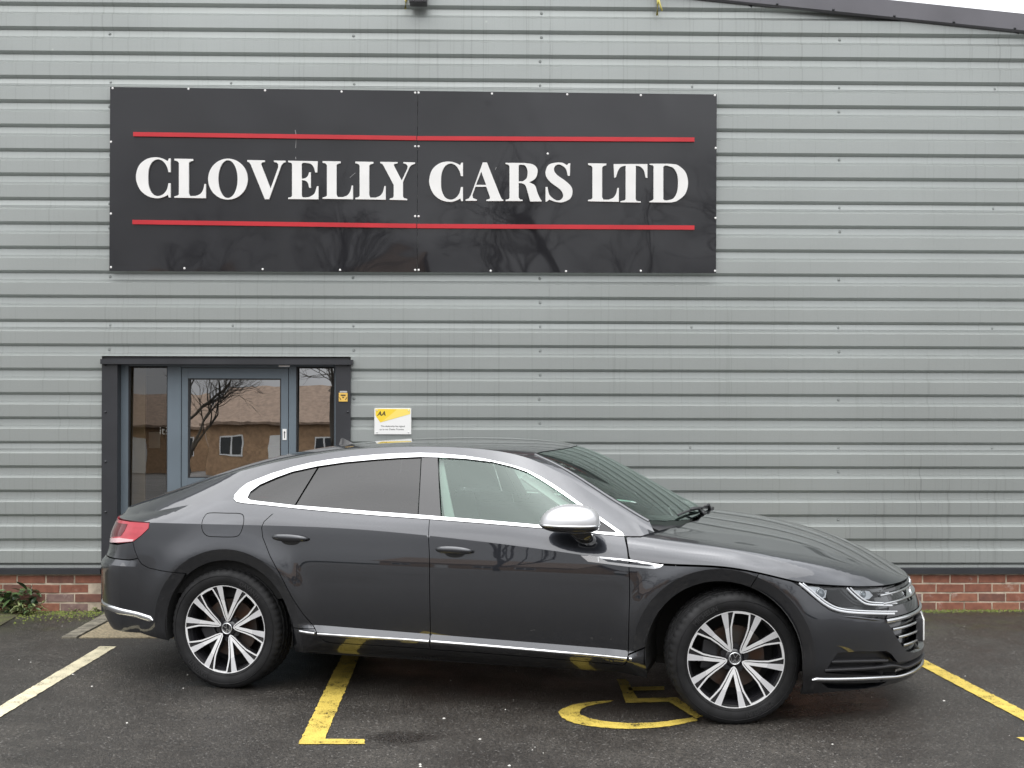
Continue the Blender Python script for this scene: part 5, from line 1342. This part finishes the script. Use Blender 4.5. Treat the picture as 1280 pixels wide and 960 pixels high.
gDh = [(918, 205), (930, 192), [(950, 192), (1010, 215), (1043, 275), (1050, 350), (1040, 430), (1005, 485), (950, 502)], (930, 500), (918, 490)]
def L_at(ox, oy, sc): return lambda p: (ox+(p[0]-412)/7.111*sc, oy+(p[1]-130)/7.111*sc)
LET = [(gC, None, A_), (gL, None, A_), (gO, gOh, A_), (gV, None, PX), (gE, None, B_), (gL, None, L_at(403.2, 201.3, .965)), (gL, None, L_at(444.1, 201.9, .965)), (gY, None, B_),
       (gC, None, lambda p: (536.7+(p[0]-72)/7.111*.975, 201.9+(p[1]-118)/7.111*.985)), (gA, gAh, C_), (gR, gRh, C_), (gS, None, C_), (gL, None, L_at(735.1, 204.0, .975)), (gT, None, D_), (gD, gDh, D_)]
for g, h, f in LET:
    O = [f(p) for p in outline(g)]; H = [[f(p) for p in outline(h)]] if h else []
    P, T = triangulate(np.array(O), [np.array(q) for q in H], [], 99, interior=False)
    mb = MB(); TH = .012; LF = .010
    def put(p, l): x, z = sign_xz(p, l); return (x, sy(z)-l, z)
    fr = [put(p, LF+TH) for p in P]; mb.add(fr, [list(t) for t in T], 0)
    for ring in [O]+H:
        a = [put(p, LF+TH) for p in ring]; b = [(q[0], q[1]+TH+LF-.001, q[2]) for q in a]; n = len(ring)
        mb.add(a+b, [[i, (i+1) % n, n+(i+1) % n, n+i] for i in range(n)], 1)
    o = mb.build('letter', [M['letter'], M['letter_edge']], SIGN)
mb = MB()
for (a, b) in (((368.6, 162.5), (369.8, 168)), ((370, 173), (369.3, 185)), ((369.2, 196), (369.6, 199)), ((437, 222), (444, 216)), ((620, 209), (619, 212))):
    p, q = sign_xz(a, .001), sign_xz(b, .001); yv = lambda z: sy(z)-.0012
    mb.add([(p[0], yv(p[1]), p[1]), (p[0]+.004, yv(p[1]), p[1]), (q[0]+.003, yv(q[1]), q[1]), (q[0]-.001, yv(q[1]), q[1])], [(0, 1, 2, 3)])
o = mb.build('scratches', pbr('scratch', (.30, .30, .30), rough=.7), SIGN); o['kind'] = 'stuff'
mb = MB()
def rivet(px):
    x, z = sign_xz(px); y = sy(z); n = 8
    vs = [(x, y-.005, z)]+[(x+.0085*math.cos(2*PI*k/n), y-.0005, z+.0085*math.sin(2*PI*k/n)) for k in range(n)]
    mb.add(vs, [(0, 1+k, 1+(k+1) % n) for k in range(n)], 0, True)
for px in [(140.8, 110.2), (235.6, 111), (331.3, 113), (427, 114.5), (518.9, 115.8), (523.3, 115.8), (615, 117), (709, 118), (801, 119), (893.6, 119), (138.6, 177.3), (138.5, 267), (518.9, 182.8), (523.3, 182.8), (518.9, 270.3), (523.3, 270.3), (894.6, 185), (894.4, 272.5), (138.6, 334), (230.5, 335.3), (328.3, 336.5), (425, 337.4), (518.9, 337.4), (523.3, 337.4), (613.3, 338.5), (707.5, 339), (801, 338.5), (893.8, 338.5), (684.6, 192)]: rivet(px)
mb.build('rivets', M['letter'], SIGN)['kind'] = 'stuff'

# ------------------------------------------------------------------ bits at the top edge: floodlight and straps
FLD = empty('floodlight', (0, 9.27, 0), WROT); tag(FLD, 'black floodlight hanging off the wall at the very top above the fascia sign', 'light')
x0, z0 = wall_uz((512, 6.0), -.1); x1 = wall_uz((534, 5), -.1)[0]
mb = MB(); mb.box(x0, x1, -.16, -.05, z0, z0+.22, bev=.008); mb.build('lamp_body', M['plastic'], FLD)
mb = MB(); mb.box((x0+x1)/2-.02, (x0+x1)/2+.02, -.05, .0, z0+.08, z0+.13); mb.build('lamp_bracket', M['plastic'], FLD)
mb = MB()
for a in (.25, .75): mb.tube([(x0+(x1-x0)*a, -.1605, z0+.02), (x0+(x1-x0)*a, -.165, z0+.02)], .006, 8)
mb.build('lamp_screw', M['satin'], FLD)['kind'] = 'stuff'
M['strap'] = pbr('yellow_strap', (.66, .58, .16), rough=.6, noise_amt=.2, noise_scale=30)
def strap(pts, label, fork=None):
    mb = MB(); P = [(*wall_uz(p, -.05),) for p in pts]
    mb.tube([(x, -.05, z) for x, z in P], .0095, 8)
    if fork: mb.tube([(wall_uz(p, -.05)[0], -.055, wall_uz(p, -.05)[1]) for p in fork], .007, 8)
    o = mb.build('strap', M['strap'], None); o.location = (0, 9.27, 0); o.rotation_euler = (0, 0, WROT); tag(o, label, 'strap', 'yellow straps hanging at the top of the wall')
strap([(508, -12), (507.6, 0), (506.8, 11)], 'yellow strap hanging beside the black floodlight')
strap([(822, -12), (822.4, 2), (821.4, 19)], 'forked yellow strap hanging alone near the sloping verge', [(822, -6), (824, 3), (827.5, 14)])

# ------------------------------------------------------------------ ground
def on_ground(px, z=0.0):
    u, v = px[0]-640, px[1]-480; c, s = math.cos(ROLL), math.sin(ROLL); u, v = c*u+s*v, -s*u+c*v
    d = (u, FOC, -(v-(HOR-480))); t = (z-CAMZ)/d[2]; return (d[0]*t, d[1]*t)
def asphalt_mat():
    m, nt, out = new_mat('wet_asphalt'); N = nt.nodes; L = nt.links
    b = N.new('ShaderNodeBsdfPrincipled'); L.new(b.outputs[0], out.inputs[0])
    tc = N.new('ShaderNodeTexCoord'); co = tc.outputs['Object']
    def noi(sc, det=6, dist=0, rough=.5):
        n = N.new('ShaderNodeTexNoise'); n.inputs['Scale'].default_value = sc; n.inputs['Detail'].default_value = det; n.inputs['Distortion'].default_value = dist; n.inputs['Roughness'].default_value = rough
        L.new(co, n.inputs['Vector']); return n.outputs[0]
    def rng(src, a, b_, c, d):
        r = N.new('ShaderNodeMapRange'); r.inputs[1].default_value = a; r.inputs[2].default_value = b_; r.inputs[3].default_value = c; r.inputs[4].default_value = d; L.new(src, r.inputs[0]); return r.outputs[0]
    def mix(f, a, b_, bt='MIX'):
        x = N.new('ShaderNodeMix'); x.data_type = 'RGBA'; x.blend_type = bt
        for s, i in ((f, 0), (a, 6), (b_, 7)):
            if isinstance(s, (tuple, float, int)): x.inputs[i].default_value = s if i == 0 else (*s, 1)
            else: L.new(s, x.inputs[i])
        return x.outputs[2]
    vo = N.new('ShaderNodeTexVoronoi'); vo.inputs['Scale'].default_value = 125; L.new(co, vo.inputs['Vector'])
    vsep = N.new('ShaderNodeSeparateColor'); L.new(vo.outputs['Color'], vsep.inputs[0])
    stone = rng(vsep.outputs[0], 0, 1, .35, 1.75)
    broad = noi(.55, 5, .4); mid = noi(3.5, 7); fine = noi(260, 3)
    c0 = mix(rng(mid, .3, .7, 0, 1), (.030, .0265, .0225), (.050, .0445, .0375))
    c0 = mix(1.0, c0, stone, 'MULTIPLY')
    light = rng(vsep.outputs[1], .965, .975, 0, 1)            # scattered pale chippings
    c0 = mix(rng(light, 0, 1, 0, .75), c0, (.20, .19, .175))
    # small pits stay black
    # damp patches, with a few fixed blotches
    wet = rng(broad, .42, .60, 0, .5)
    sep = N.new('ShaderNodeSeparateXYZ'); L.new(co, sep.inputs[0])
    wob = rng(noi(2.2, 5), .2, .8, -.38, .38)
    def blotch(x, y, rx, ry, amt):
        def ax(src, c_, r_):
            s1 = N.new('ShaderNodeMath'); s1.operation = 'SUBTRACT'; L.new(src, s1.inputs[0]); s1.inputs[1].default_value = c_
            s2 = N.new('ShaderNodeMath'); s2.operation = 'DIVIDE'; L.new(s1.outputs[0], s2.inputs[0]); s2.inputs[1].default_value = r_
            s3 = N.new('ShaderNodeMath'); s3.operation = 'POWER'; L.new(s2.outputs[0], s3.inputs[0]); s3.inputs[1].default_value = 2; return s3.outputs[0]
        a = N.new('ShaderNodeMath'); a.operation = 'ADD'; L.new(ax(sep.outputs[0], x, rx), a.inputs[0]); L.new(ax(sep.outputs[1], y, ry), a.inputs[1])
        a2 = N.new('ShaderNodeMath'); a2.operation = 'ADD'; L.new(a.outputs[0], a2.inputs[0]); L.new(wob, a2.inputs[1])
        return rng(a2.outputs[0], .35, 1.15, amt, 0)
    for (px, rx, ry, amt) in (((505, 921), .22, .13, .75), ((75, 945), .28, .2, .6), ((1055, 872), .42, .42, .8), ((980, 892), .3, .14, .6), ((640, 880), 1.7, .45, .35), ((260, 862), .5, .22, .5)):
        x, y = on_ground(px); o_ = blotch(x, y, rx, ry, amt)
        mx = N.new('ShaderNodeMath'); mx.operation = 'MAXIMUM'; L.new(wet, mx.inputs[0]); L.new(o_, mx.inputs[1]); wet = mx.outputs[0]
    c1 = mix(wet, c0, mix(1.0, c0, (.34, .34, .35), 'MULTIPLY'))
    # moss and dirt gathering by the wall foot
    near = rng(sep.outputs[1], 8.25, 9.25, 0, 1); mossn = rng(noi(5, 8, 0, .7), .50, .62, 0, 1)
    mm = N.new('ShaderNodeMath'); mm.operation = 'MULTIPLY'; L.new(near, mm.inputs[0]); L.new(mossn, mm.inputs[1])
    c2 = mix(rng(mm.outputs[0], 0, 1, 0, .8), c1, (.062, .075, .018))
    nr2 = rng(sep.outputs[1], 7.8, 9.3, 0, .4); c2 = mix(nr2, c2, (.030, .031, .020))
    L.new(c2, b.inputs['Base Color'])
    rr = N.new('ShaderNodeMath'); rr.operation = 'SUBTRACT'; L.new(rng(mid, .3, .7, .44, .62), rr.inputs[0]); 
    wr_ = N.new('ShaderNodeMath'); wr_.operation = 'MULTIPLY'; wr_.inputs[1].default_value = .36; L.new(wet, wr_.inputs[0]); L.new(wr_.outputs[0], rr.inputs[1]); L.new(rr.outputs[0], b.inputs['Roughness'])
    b.inputs['Specular IOR Level'].default_value = .45
    bp = N.new('ShaderNodeBump'); bp.inputs['Distance'].default_value = .0050; L.new(rng(vo.outputs['Distance'], 0, .6, 1, 0), bp.inputs['Height'])
    b2 = N.new('ShaderNodeBump'); b2.inputs['Distance'].default_value = .0015; L.new(fine, b2.inputs['Height']); L.new(bp.outputs[0], b2.inputs['Normal'])
    b3 = N.new('ShaderNodeBump'); b3.inputs['Distance'].default_value = .010; L.new(mid, b3.inputs['Height']); L.new(b2.outputs[0], b3.inputs['Normal']); L.new(b3.outputs[0], b.inputs['Normal'])
    return m
M['asphalt'] = asphalt_mat()
mb = MB(); mb.add([(-110, -130, 0), (110, -130, 0), (110, 9.29, 0), (-110, 9.29, 0)], [(0, 1, 2, 3)]); mb.add([(-110, 9.29, 0), (110, 9.29, 0), (110, 120, 0), (-110, 120, 0)], [(0, 1, 2, 3)])
tag(mb.build('ground', M['asphalt']), 'dark damp asphalt of the car park in front of the unit', kind='structure')
def worn_paint(name, colr, wear=.5):
    m, nt, out = new_mat(name); N = nt.nodes; L = nt.links
    b = N.new('ShaderNodeBsdfPrincipled'); tr_ = N.new('ShaderNodeBsdfTransparent'); mx = N.new('ShaderNodeMixShader'); L.new(mx.outputs[0], out.inputs[0])
    tc = N.new('ShaderNodeTexCoord'); co = tc.outputs['Object']
    vo = N.new('ShaderNodeTexVoronoi'); vo.inputs['Scale'].default_value = 95; L.new(co, vo.inputs['Vector'])
    n1 = N.new('ShaderNodeTexNoise'); n1.inputs['Scale'].default_value = 7; n1.inputs['Detail'].default_value = 9; n1.inputs['Roughness'].default_value = .7; L.new(co, n1.inputs['Vector'])
    n2 = N.new('ShaderNodeTexNoise'); n2.inputs['Scale'].default_value = 120; n2.inputs['Detail'].default_value = 4; L.new(co, n2.inputs['Vector'])
    ad = N.new('ShaderNodeMath'); ad.operation = 'ADD'; L.new(n1.outputs[0], ad.inputs[0]); L.new(n2.outputs[0], ad.inputs[1])
    r = N.new('ShaderNodeMapRange'); r.inputs[1].default_value = 1.20-wear*.12; r.inputs[2].default_value = 1.27-wear*.12; L.new(ad.outputs[0], r.inputs[0])
    L.new(r.outputs[0], mx.inputs[0]); L.new(b.outputs[0], mx.inputs[1]); L.new(tr_.outputs[0], mx.inputs[2])
    cm = N.new('ShaderNodeMix'); cm.data_type = 'RGBA'; cm.inputs[6].default_value = (*colr, 1); cm.inputs[7].default_value = (*[c*.62 for c in colr], 1)
    r2 = N.new('ShaderNodeMapRange'); r2.inputs[1].default_value = .40; r2.inputs[2].default_value = .68; L.new(n1.outputs[0], r2.inputs[0]); L.new(r2.outputs[0], cm.inputs[0]); L.new(cm.outputs[2], b.inputs['Base Color'])
    b.inputs['Roughness'].default_value = .6
    bp = N.new('ShaderNodeBump'); bp.inputs['Distance'].default_value = .003; L.new(vo.outputs['Distance'], bp.inputs['Height']); L.new(bp.outputs[0], b.inputs['Normal'])
    return m
M['yline'] = worn_paint('yellow_line_paint', (.60, .45, .085), .6); M['wline'] = worn_paint('cream_line_paint', (.66, .60, .42), .3)
def marking(name, poly, mat, label, z=.004, world=False, group=None):
    P = [p if world else on_ground(p) for p in poly]; Q = []
    for i, p in enumerate(resample(P, .03)):
        Q.append((p[0]+random.gauss(0, .0022), p[1]+random.gauss(0, .0022)))
    Pt, T = triangulate(np.array(Q), [], [], 99, interior=False)
    mb = MB(); mb.add([(a, b, z) for a, b in Pt], [list(t) for t in T]); o = mb.build(name, mat)
    if o.data.polygons[0].normal.z < 0: o.data.flip_normals()
    return tag(o, label, 'road marking', group)
marking('bay_line', [(125, 808.4), (145.3, 808.8), (-60, 934), (-85, 934)], M['wline'], 'worn cream bay line on the asphalt at the left, behind the car')
g1, g2 = on_ground((373, 930.7)), on_ground((433.6, 806)); d_ = Vector((g2[0]-g1[0], g2[1]-g1[1])).normalized()
far = lambda g, L_: (g[0]+d_.x*L_, g[1]+d_.y*L_)
q1, q2, q3 = on_ground((373, 930.9)), on_ground((455.5, 930.9)), on_ground((456, 924.8)); q4 = on_ground((406, 924.6)); q5 = far(q4, 3.15); q6 = far(q1, 3.2)
marking('bay_line', [q1, q2, q3, q4, q5, q6], M['yline'], 'yellow bay line with a short foot running under the middle of the car', world=True)
r0, r1 = on_ground((1155, 825)), on_ground((1280, 888.8)); e_ = Vector((r1[0]-r0[0], r1[1]-r0[1])).normalized(); s0, s1 = on_ground((1152.5, 833)), on_ground((1280, 902.5))
ext = lambda g, L_: (g[0]+e_.x*L_, g[1]+e_.y*L_)
marking('bay_line', [ext(r0, -1.3), ext(r1, .9), ext(s1, .9), ext(s0, -1.3)], M['yline'], 'yellow bay line running out diagonally from the front bumper to the right', world=True)
marking('bay_line', [(1270, 922.3), (1420, 922.8), (1420, 930), (1284, 929)], M['yline'], 'tip of a yellow bay line at the lower right edge of the picture')
# the wheelchair symbol: part ring and the seat strokes
SY = bpy.data.objects.new('disabled_bay_symbol', None); col.objects.link(SY); tag(SY, 'yellow wheelchair symbol painted on the asphalt behind the front wheel', 'road marking')
def sub_mark(name, P, par):
    Q = [(p[0]+random.gauss(0, .002), p[1]+random.gauss(0, .002)) for p in resample(P, .03)]
    Pt, T = triangulate(np.array(Q), [], [], 99, interior=False); mb = MB(); mb.add([(a, b, .004) for a, b in Pt], [list(t) for t in T]); o = mb.build(name, M['yline'], par)
    if o.data.polygons[0].normal.z < 0: o.data.flip_normals()
out_ = [on_ground(p) for p in crom([(768, 876), (735, 878.6), (712, 883), (698.4, 891), (708, 901), (733, 907.8), (782, 911.8), (830, 909.2), (872.6, 901.5)], 6)]
in_ = [on_ground(p) for p in crom([(866, 897.5), (826, 903), (790, 904.6), (756, 902.4), (733, 897.2), (724.5, 891), (731, 885), (746, 881), (760, 879)], 6)]
sub_mark('symbol_ring', out_+in_, SY)
sub_mark('symbol_seat', [on_ground(p) for p in ((771, 849.6), (783, 849.6), (797, 873.6), (846, 872.6), (879, 896), (870, 899), (836, 878), (782, 879.4))], SY)
sub_mark('symbol_arm', [on_ground(p) for p in ((784, 859.5), (830, 858.6), (831, 863), (786, 864.2))], SY)
# drain cover patch of cast concrete behind the rear bumper
M['concrete'] = pbr('old_concrete', (.24, .20, .13), rough=.85, noise_amt=.35, noise_scale=60, bump=.003, bump_scale=150)
M['concrete_edge'] = pbr('concrete_kerb', (.17, .155, .12), rough=.85, noise_amt=.4, noise_scale=14, bump=.004, bump_scale=60)
DRP = bpy.data.objects.new('concrete_patch', None); col.objects.link(DRP); tag(DRP, 'weathered concrete patch with a kerb edging under the rear bumper', 'paving')
def slab(name, pts, mat, z1, par):
    P = [on_ground(p) for p in pts]; mb = MB(); n = len(P)
    if area2(P) < 0: P = P[::-1]
    mb.add([(a, b, -.01) for a, b in P]+[(a, b, z1) for a, b in P], [[n+i for i in range(n)]]+[[i, (i+1) % n, n+(i+1) % n, n+i] for i in range(n)]); return mb.build(name, mat, par)
slab('concrete_slab', [(98.5, 797.8), (300, 797.8), (330, 775.2), (141, 775.2)], M['concrete'], .006, DRP)
slab('kerb_stone', [(77, 798), (95.5, 798), (139, 774.6), (150, 768), (131, 768.4)], M['concrete_edge'], .012, DRP)
slab('kerb_stone', [(142, 774.4), (330, 774.4), (340, 768.4), (153, 768.2)], M['concrete_edge'], .010, DRP)
M['soil'] = pbr('mossy_soil', (.055, .050, .028), rough=.95, noise_scale=9, color2=(.075, .085, .025), bump=.012, bump_scale=40)
mb = MB(); P = [on_ground(p) for p in ((-150, 764.2), (42, 763.6), (26, 768), (0, 783), (-60, 800), (-150, 812))]; n = len(P)
mb.add([(a, b, .006+.0*i) for i, (a, b) in enumerate(P)], [list(range(n))]); o = mb.build('verge_soil', M['soil']); o['kind'] = 'structure'
if o.data.polygons[0].normal.z < 0: o.data.flip_normals()
# moss cushions along the foot of the wall
M['moss'] = pbr('moss', (.14, .17, .028), rough=.95, noise_scale=30, color2=(.065, .085, .018), bump=.004, bump_scale=200)
M['moss2'] = pbr('dead_moss', (.15, .13, .055), rough=.95, noise_scale=30, color2=(.06, .06, .03))
mb = MB()
for i in range(9000):
    x = random.uniform(-4.6, 4.6); dens = .5+.5*math.sin(x*2.1)*math.sin(x*.83+1)
    if random.random() > .35+.65*dens: continue
    reach = .03+(.30 if x < -2 else .09)*(.35+.65*dens)
    y = 9.27+.0199*x+.012-abs(random.gauss(0, 1))*reach*.55
    r = random.uniform(.004, .013); h = r*random.uniform(.5, 1.1); n = 5; a0 = random.random()*6
    vs = [(x, y, h)]+[(x+r*math.cos(a0+2*PI*k/n), y+r*math.sin(a0+2*PI*k/n), -.001) for k in range(n)]
    mb.add(vs, [(0, 1+k, 1+(k+1) % n) for k in range(n)], 0 if random.random() < .8 else 1, True)
tag(mb.build('moss', [M['moss'], M['moss2']]), 'green moss along the foot of the brick plinth', kind='stuff')
# litter and chippings
M['chip'] = pbr('pale_chip', (.55, .54, .50), rough=.7)
mb = MB(); spots = [(606.8, 782.3), (234.5, 843.6), (406/2.56, 903.7), (555, 898), (600, 924), (525, 955.5), (637, 957), (392/2.37+360, 958), (91, 843), (115, 858), (1107, 850), (1180, 876)]
for i in range(75):
    if i < len(spots): x, y = on_ground(spots[i]); r = .008
    else: x, y = random.uniform(-4.5, 4.5), random.uniform(4.6, 9.0); r = random.uniform(.0025, .006)
    n = 5; a0 = random.random()*6; vs = [(x, y, r*.6)]+[(x+r*random.uniform(.7, 1.3)*math.cos(a0+2*PI*k/n), y+r*.8*math.sin(a0+2*PI*k/n), 0) for k in range(n)]
    mb.add(vs, [(0, 1+k, 1+(k+1) % n) for k in range(n)])
tag(mb.build('chippings', M['chip']), 'pale grit and scraps scattered over the asphalt', kind='stuff')

# ------------------------------------------------------------------ shrub at the wall foot, left
M['leaf'] = pbr('laurel_leaf', (.065, .11, .040), rough=.35, noise_amt=.3, noise_scale=12); M['leaf2'] = pbr('pale_leaf', (.17, .20, .08), rough=.45, noise_amt=.3, noise_scale=12)
M['leaf3'] = pbr('dark_leaf', (.022, .042, .020), rough=.3)
M['stem'] = pbr('stem', (.10, .075, .04), rough=.8)
def leaf_mesh(L_, W_, mat, nm='leaf'):
    n = 6; vs = []; fs = []
    for i in range(n+1):
        t = i/n; w = W_*math.sin(PI*min(1, t*.97+.02))**.8*.5; zc = -.25*L_*t*t
        vs += [(L_*t, -w, zc+.18*w), (L_*t, 0, zc-.1*w), (L_*t, w, zc+.18*w)]
    for i in range(n): fs += [[3*i, 3*i+3, 3*i+4, 3*i+1], [3*i+1, 3*i+4, 3*i+5, 3*i+2]]
    me = bpy.data.meshes.new(nm); me.from_pydata(vs, [], fs); me.polygons.foreach_set('use_smooth', [True]*len(fs)); me.materials.append(mat); me.update(); return me
LM = [leaf_mesh(.075, .028, M['leaf']), leaf_mesh(.055, .018, M['leaf2']), leaf_mesh(.085, .034, M['leaf3']), leaf_mesh(.06, .022, M['leaf'])]
def shrub(name, base_px, label, stems, nleaf, h, spread, seed, kinds=(0, 1, 2, 3), sc=1.0, lean=0):
    rnd = random.Random(seed); x, y = on_ground(base_px); T_ = empty(name, (x, y, 0)); tag(T_, label, 'plant')
    for s in range(stems):
        a = rnd.uniform(-PI, 0) if rnd.random() < .6 else rnd.uniform(0, PI); hh = h*rnd.uniform(.5, 1.0); sp = spread*rnd.uniform(.3, 1)
        P = [Vector((0+rnd.uniform(-.3, .3)*spread, rnd.uniform(-.02, .02), 0))]
        for k in range(1, 6):
            t = k/5; P.append(P[0]+Vector((math.cos(a)*sp*t+lean*t*t+rnd.uniform(-.008, .008), min(.03, math.sin(a)*sp*.5*t), hh*t-.12*hh*t*t)))
        mb = MB(); mb.tube(P, [.004*sc*(1-.12*k) for k in range(6)], 5); mb.build('stem', M['stem'], T_)
        for q in range(nleaf//stems):
            t = rnd.uniform(.15, 1)*5; i = min(4, int(t)); p = P[i].lerp(P[i+1], t-i)
            o = bpy.data.objects.new('leaf', LM[rnd.choice(kinds)]); col.objects.link(o); o.parent = T_; o.location = p
            o.rotation_euler = (rnd.uniform(-.6, .6), rnd.uniform(-.9, .5), rnd.uniform(0, 2*PI)); k_ = rnd.uniform(.7, 1.35)*sc; o.scale = (k_, k_, k_)
shrub('laurel_shrub', (14, 765), 'leafy green laurel shrub growing against the brick plinth at the far left', 9, 110, .27, .20, 3, (0, 2, 3, 0))
shrub('laurel_shrub', (36, 764), 'thin dark laurel sprig leaning on the brick plinth right of the bushy shrub', 4, 26, .29, .10, 8, (0, 2), .8, .05)
shrub('low_plant', (20, 768), 'low pale spreading plant in front of the laurel on the mossy soil', 10, 120, .11, .20, 11, (1, 1, 3), .8)
shrub('weed', (121, 764.5), 'small pale weed at the wall foot just behind the rear bumper', 4, 26, .05, .07, 5, (1, 1), .5)
shrub('weed', (96, 765), 'tiny weed alone at the wall foot midway along the left bricks', 3, 12, .03, .04, 6, (1,), .4)

# ------------------------------------------------------------------ the other side of the car park, seen only in the gloss of the car, the sign and the door
M['house_brick'] = pbr('house_brick', (.34, .22, .13), rough=.9, noise_amt=.2, noise_scale=6); M['roof_tile'] = pbr('roof_tile', (.21, .15, .11), rough=.85, noise_amt=.25, noise_scale=5)
M['upvc'] = pbr('white_upvc', (.70, .70, .68), rough=.4); M['house_glass'] = pbr('house_glass', (.03, .035, .04), rough=.08)
M['bark'] = pbr('bare_bark', (.035, .030, .024), rough=.9); M['hedge'] = pbr('far_hedge', (.035, .045, .022), rough=.95, noise_amt=.4, noise_scale=2)
def house(x, y, w, d, rz, label):
    T_ = empty('brick_house', (x, y, 0), rz); tag(T_, label, 'house', None)
    e, r = 3.0, 5.0
    mb = MB(); mb.box(-w/2, w/2, -d/2, d/2, 0, e); mb.add([(-w/2, -d/2, e), (-w/2, d/2, e), (-w/2, 0, r-.1)], [(0, 1, 2)]); mb.add([(w/2, -d/2, e), (w/2, d/2, e), (w/2, 0, r-.1)], [(0, 2, 1)]); mb.build('wall', M['house_brick'], T_)
    mb = MB(); o_ = .35
    for sg in (1, -1): mb.add([(-w/2-o_, sg*(d/2+o_), e-.15), (w/2+o_, sg*(d/2+o_), e-.15), (w/2+o_, 0, r), (-w/2-o_, 0, r), (-w/2-o_, sg*(d/2+o_), e-.3), (w/2+o_, sg*(d/2+o_), e-.3), (w/2+o_, 0, r-.15), (-w/2-o_, 0, r-.15)], [(0, 1, 2, 3), (4, 7, 6, 5), (0, 4, 5, 1), (0, 3, 7, 4), (1, 5, 6, 2)])
    mb.build('roof', M['roof_tile'], T_)
    for zz in (1.0,):
        for k in range(int(w//2.6)):
            xx = -w/2+1.4+k*2.6
            if zz == 1.0 and k == 1:
                mb = MB(); mb.box(xx-.45, xx+.45, d/2-.03, d/2+.05, 0, 2.1); mb.build('door', M['upvc'], T_); continue
            mb = MB(); mb.box(xx-.62, xx+.62, d/2-.03, d/2+.04, zz, zz+1.15); f_ = mb.build('window', M['upvc'], T_)
            for s_ in (-1, 1):
                mb = MB(); mb.box(xx+s_*.30-.25, xx+s_*.30+.25, d/2+.03, d/2+.05, zz+.08, zz+1.07); mb.build('pane', M['house_glass'], f_)
house(-8, -50, 11, 7.5, math.radians(12), 'brown brick house with a tiled roof mirrored in the entrance glass, nearest the trees')
house(-21, -60, 8, 7, math.radians(-14), 'smaller brown brick house mirrored between the two others at the left')
house(-34, -52, 12, 8, math.radians(-8), 'brown brick house mirrored at the far left beyond the nearer house')
house(14, -56, 13, 8, math.radians(6), 'brown brick house mirrored small behind the tallest bare tree')
house(34, -56, 14, 8, math.radians(-10), 'brown brick house mirrored at the far right end of the row')
def bare_tree(x, y, h, seed, label):
    rnd = random.Random(seed); T_ = empty('bare_tree', (x, y, 0)); tag(T_, label, 'tree', 'bare trees across the car park')
    mb = MB(); mt = MB()
    def grow(p, d, L_, r, lev):
        n = 4; P = [p]; dd = d.copy()
        for k in range(n): dd = (dd+Vector((rnd.gauss(0, .13), rnd.gauss(0, .13), rnd.gauss(.05, .06)))).normalized(); P.append(P[-1]+dd*L_/n)
        (mt if lev == 0 else mb).tube(P, [r*(1-.4*k/n) for k in range(n+1)], 6 if lev < 2 else 3, cap=False)
        if lev >= 5: return
        nb = 3 if lev < 3 else 3
        for b in range(nb+(1 if lev < 2 else 0)):
            q = P[rnd.randint(2, n)]; a = rnd.uniform(0, 2*PI); tilt = rnd.uniform(.35, .95)
            s_ = dd.orthogonal().normalized(); s_ = Matrix.Rotation(a, 3, dd) @ s_
            grow(q, (dd*math.cos(tilt)+s_*math.sin(tilt)).normalized(), L_*rnd.uniform(.58, .80), r*.52, lev+1)
    grow(Vector((0, 0, 0)), Vector((0, 0, 1)), h*.30, h*.015, 0)
    mt.build('trunk', M['bark'], T_); mb.build('branches', M['bark'], T_)
for a in ((-4.5, -19, 11, 1, 'bare tree mirrored in the sign at the join of its two boards'), (1.6, -22, 13, 2, 'tallest bare tree, mirrored in the right hand sign board'), (6.5, -27, 11, 3, 'bare tree mirrored towards the right end of the sign'),
          (-15.5, -20, 9, 4, 'spreading bare tree mirrored in the lower left corner of the sign'), (12.5, -24, 12, 5, 'bare tree mirrored in the front wing of the car'), (-10, -24, 8, 6, 'small bare tree mirrored in the glass door'), (22, -30, 12, 9, 'bare tree at the far right of the mirrored row')): bare_tree(*a)
mb = MB(); rnd = random.Random(4)
for k in range(150):
    x = -75+k; h = 1.5+.8*noise.noise(Vector((x*.13, 1.3, 0)))+.15*rnd.random(); mb.box(x-.1, x+1.15, -68, -65+.1*(k % 3), 0, max(.6, h))
tag(mb.build('far_hedge', M['hedge']), 'dark hedge line closing the far side of the car park', kind='stuff')
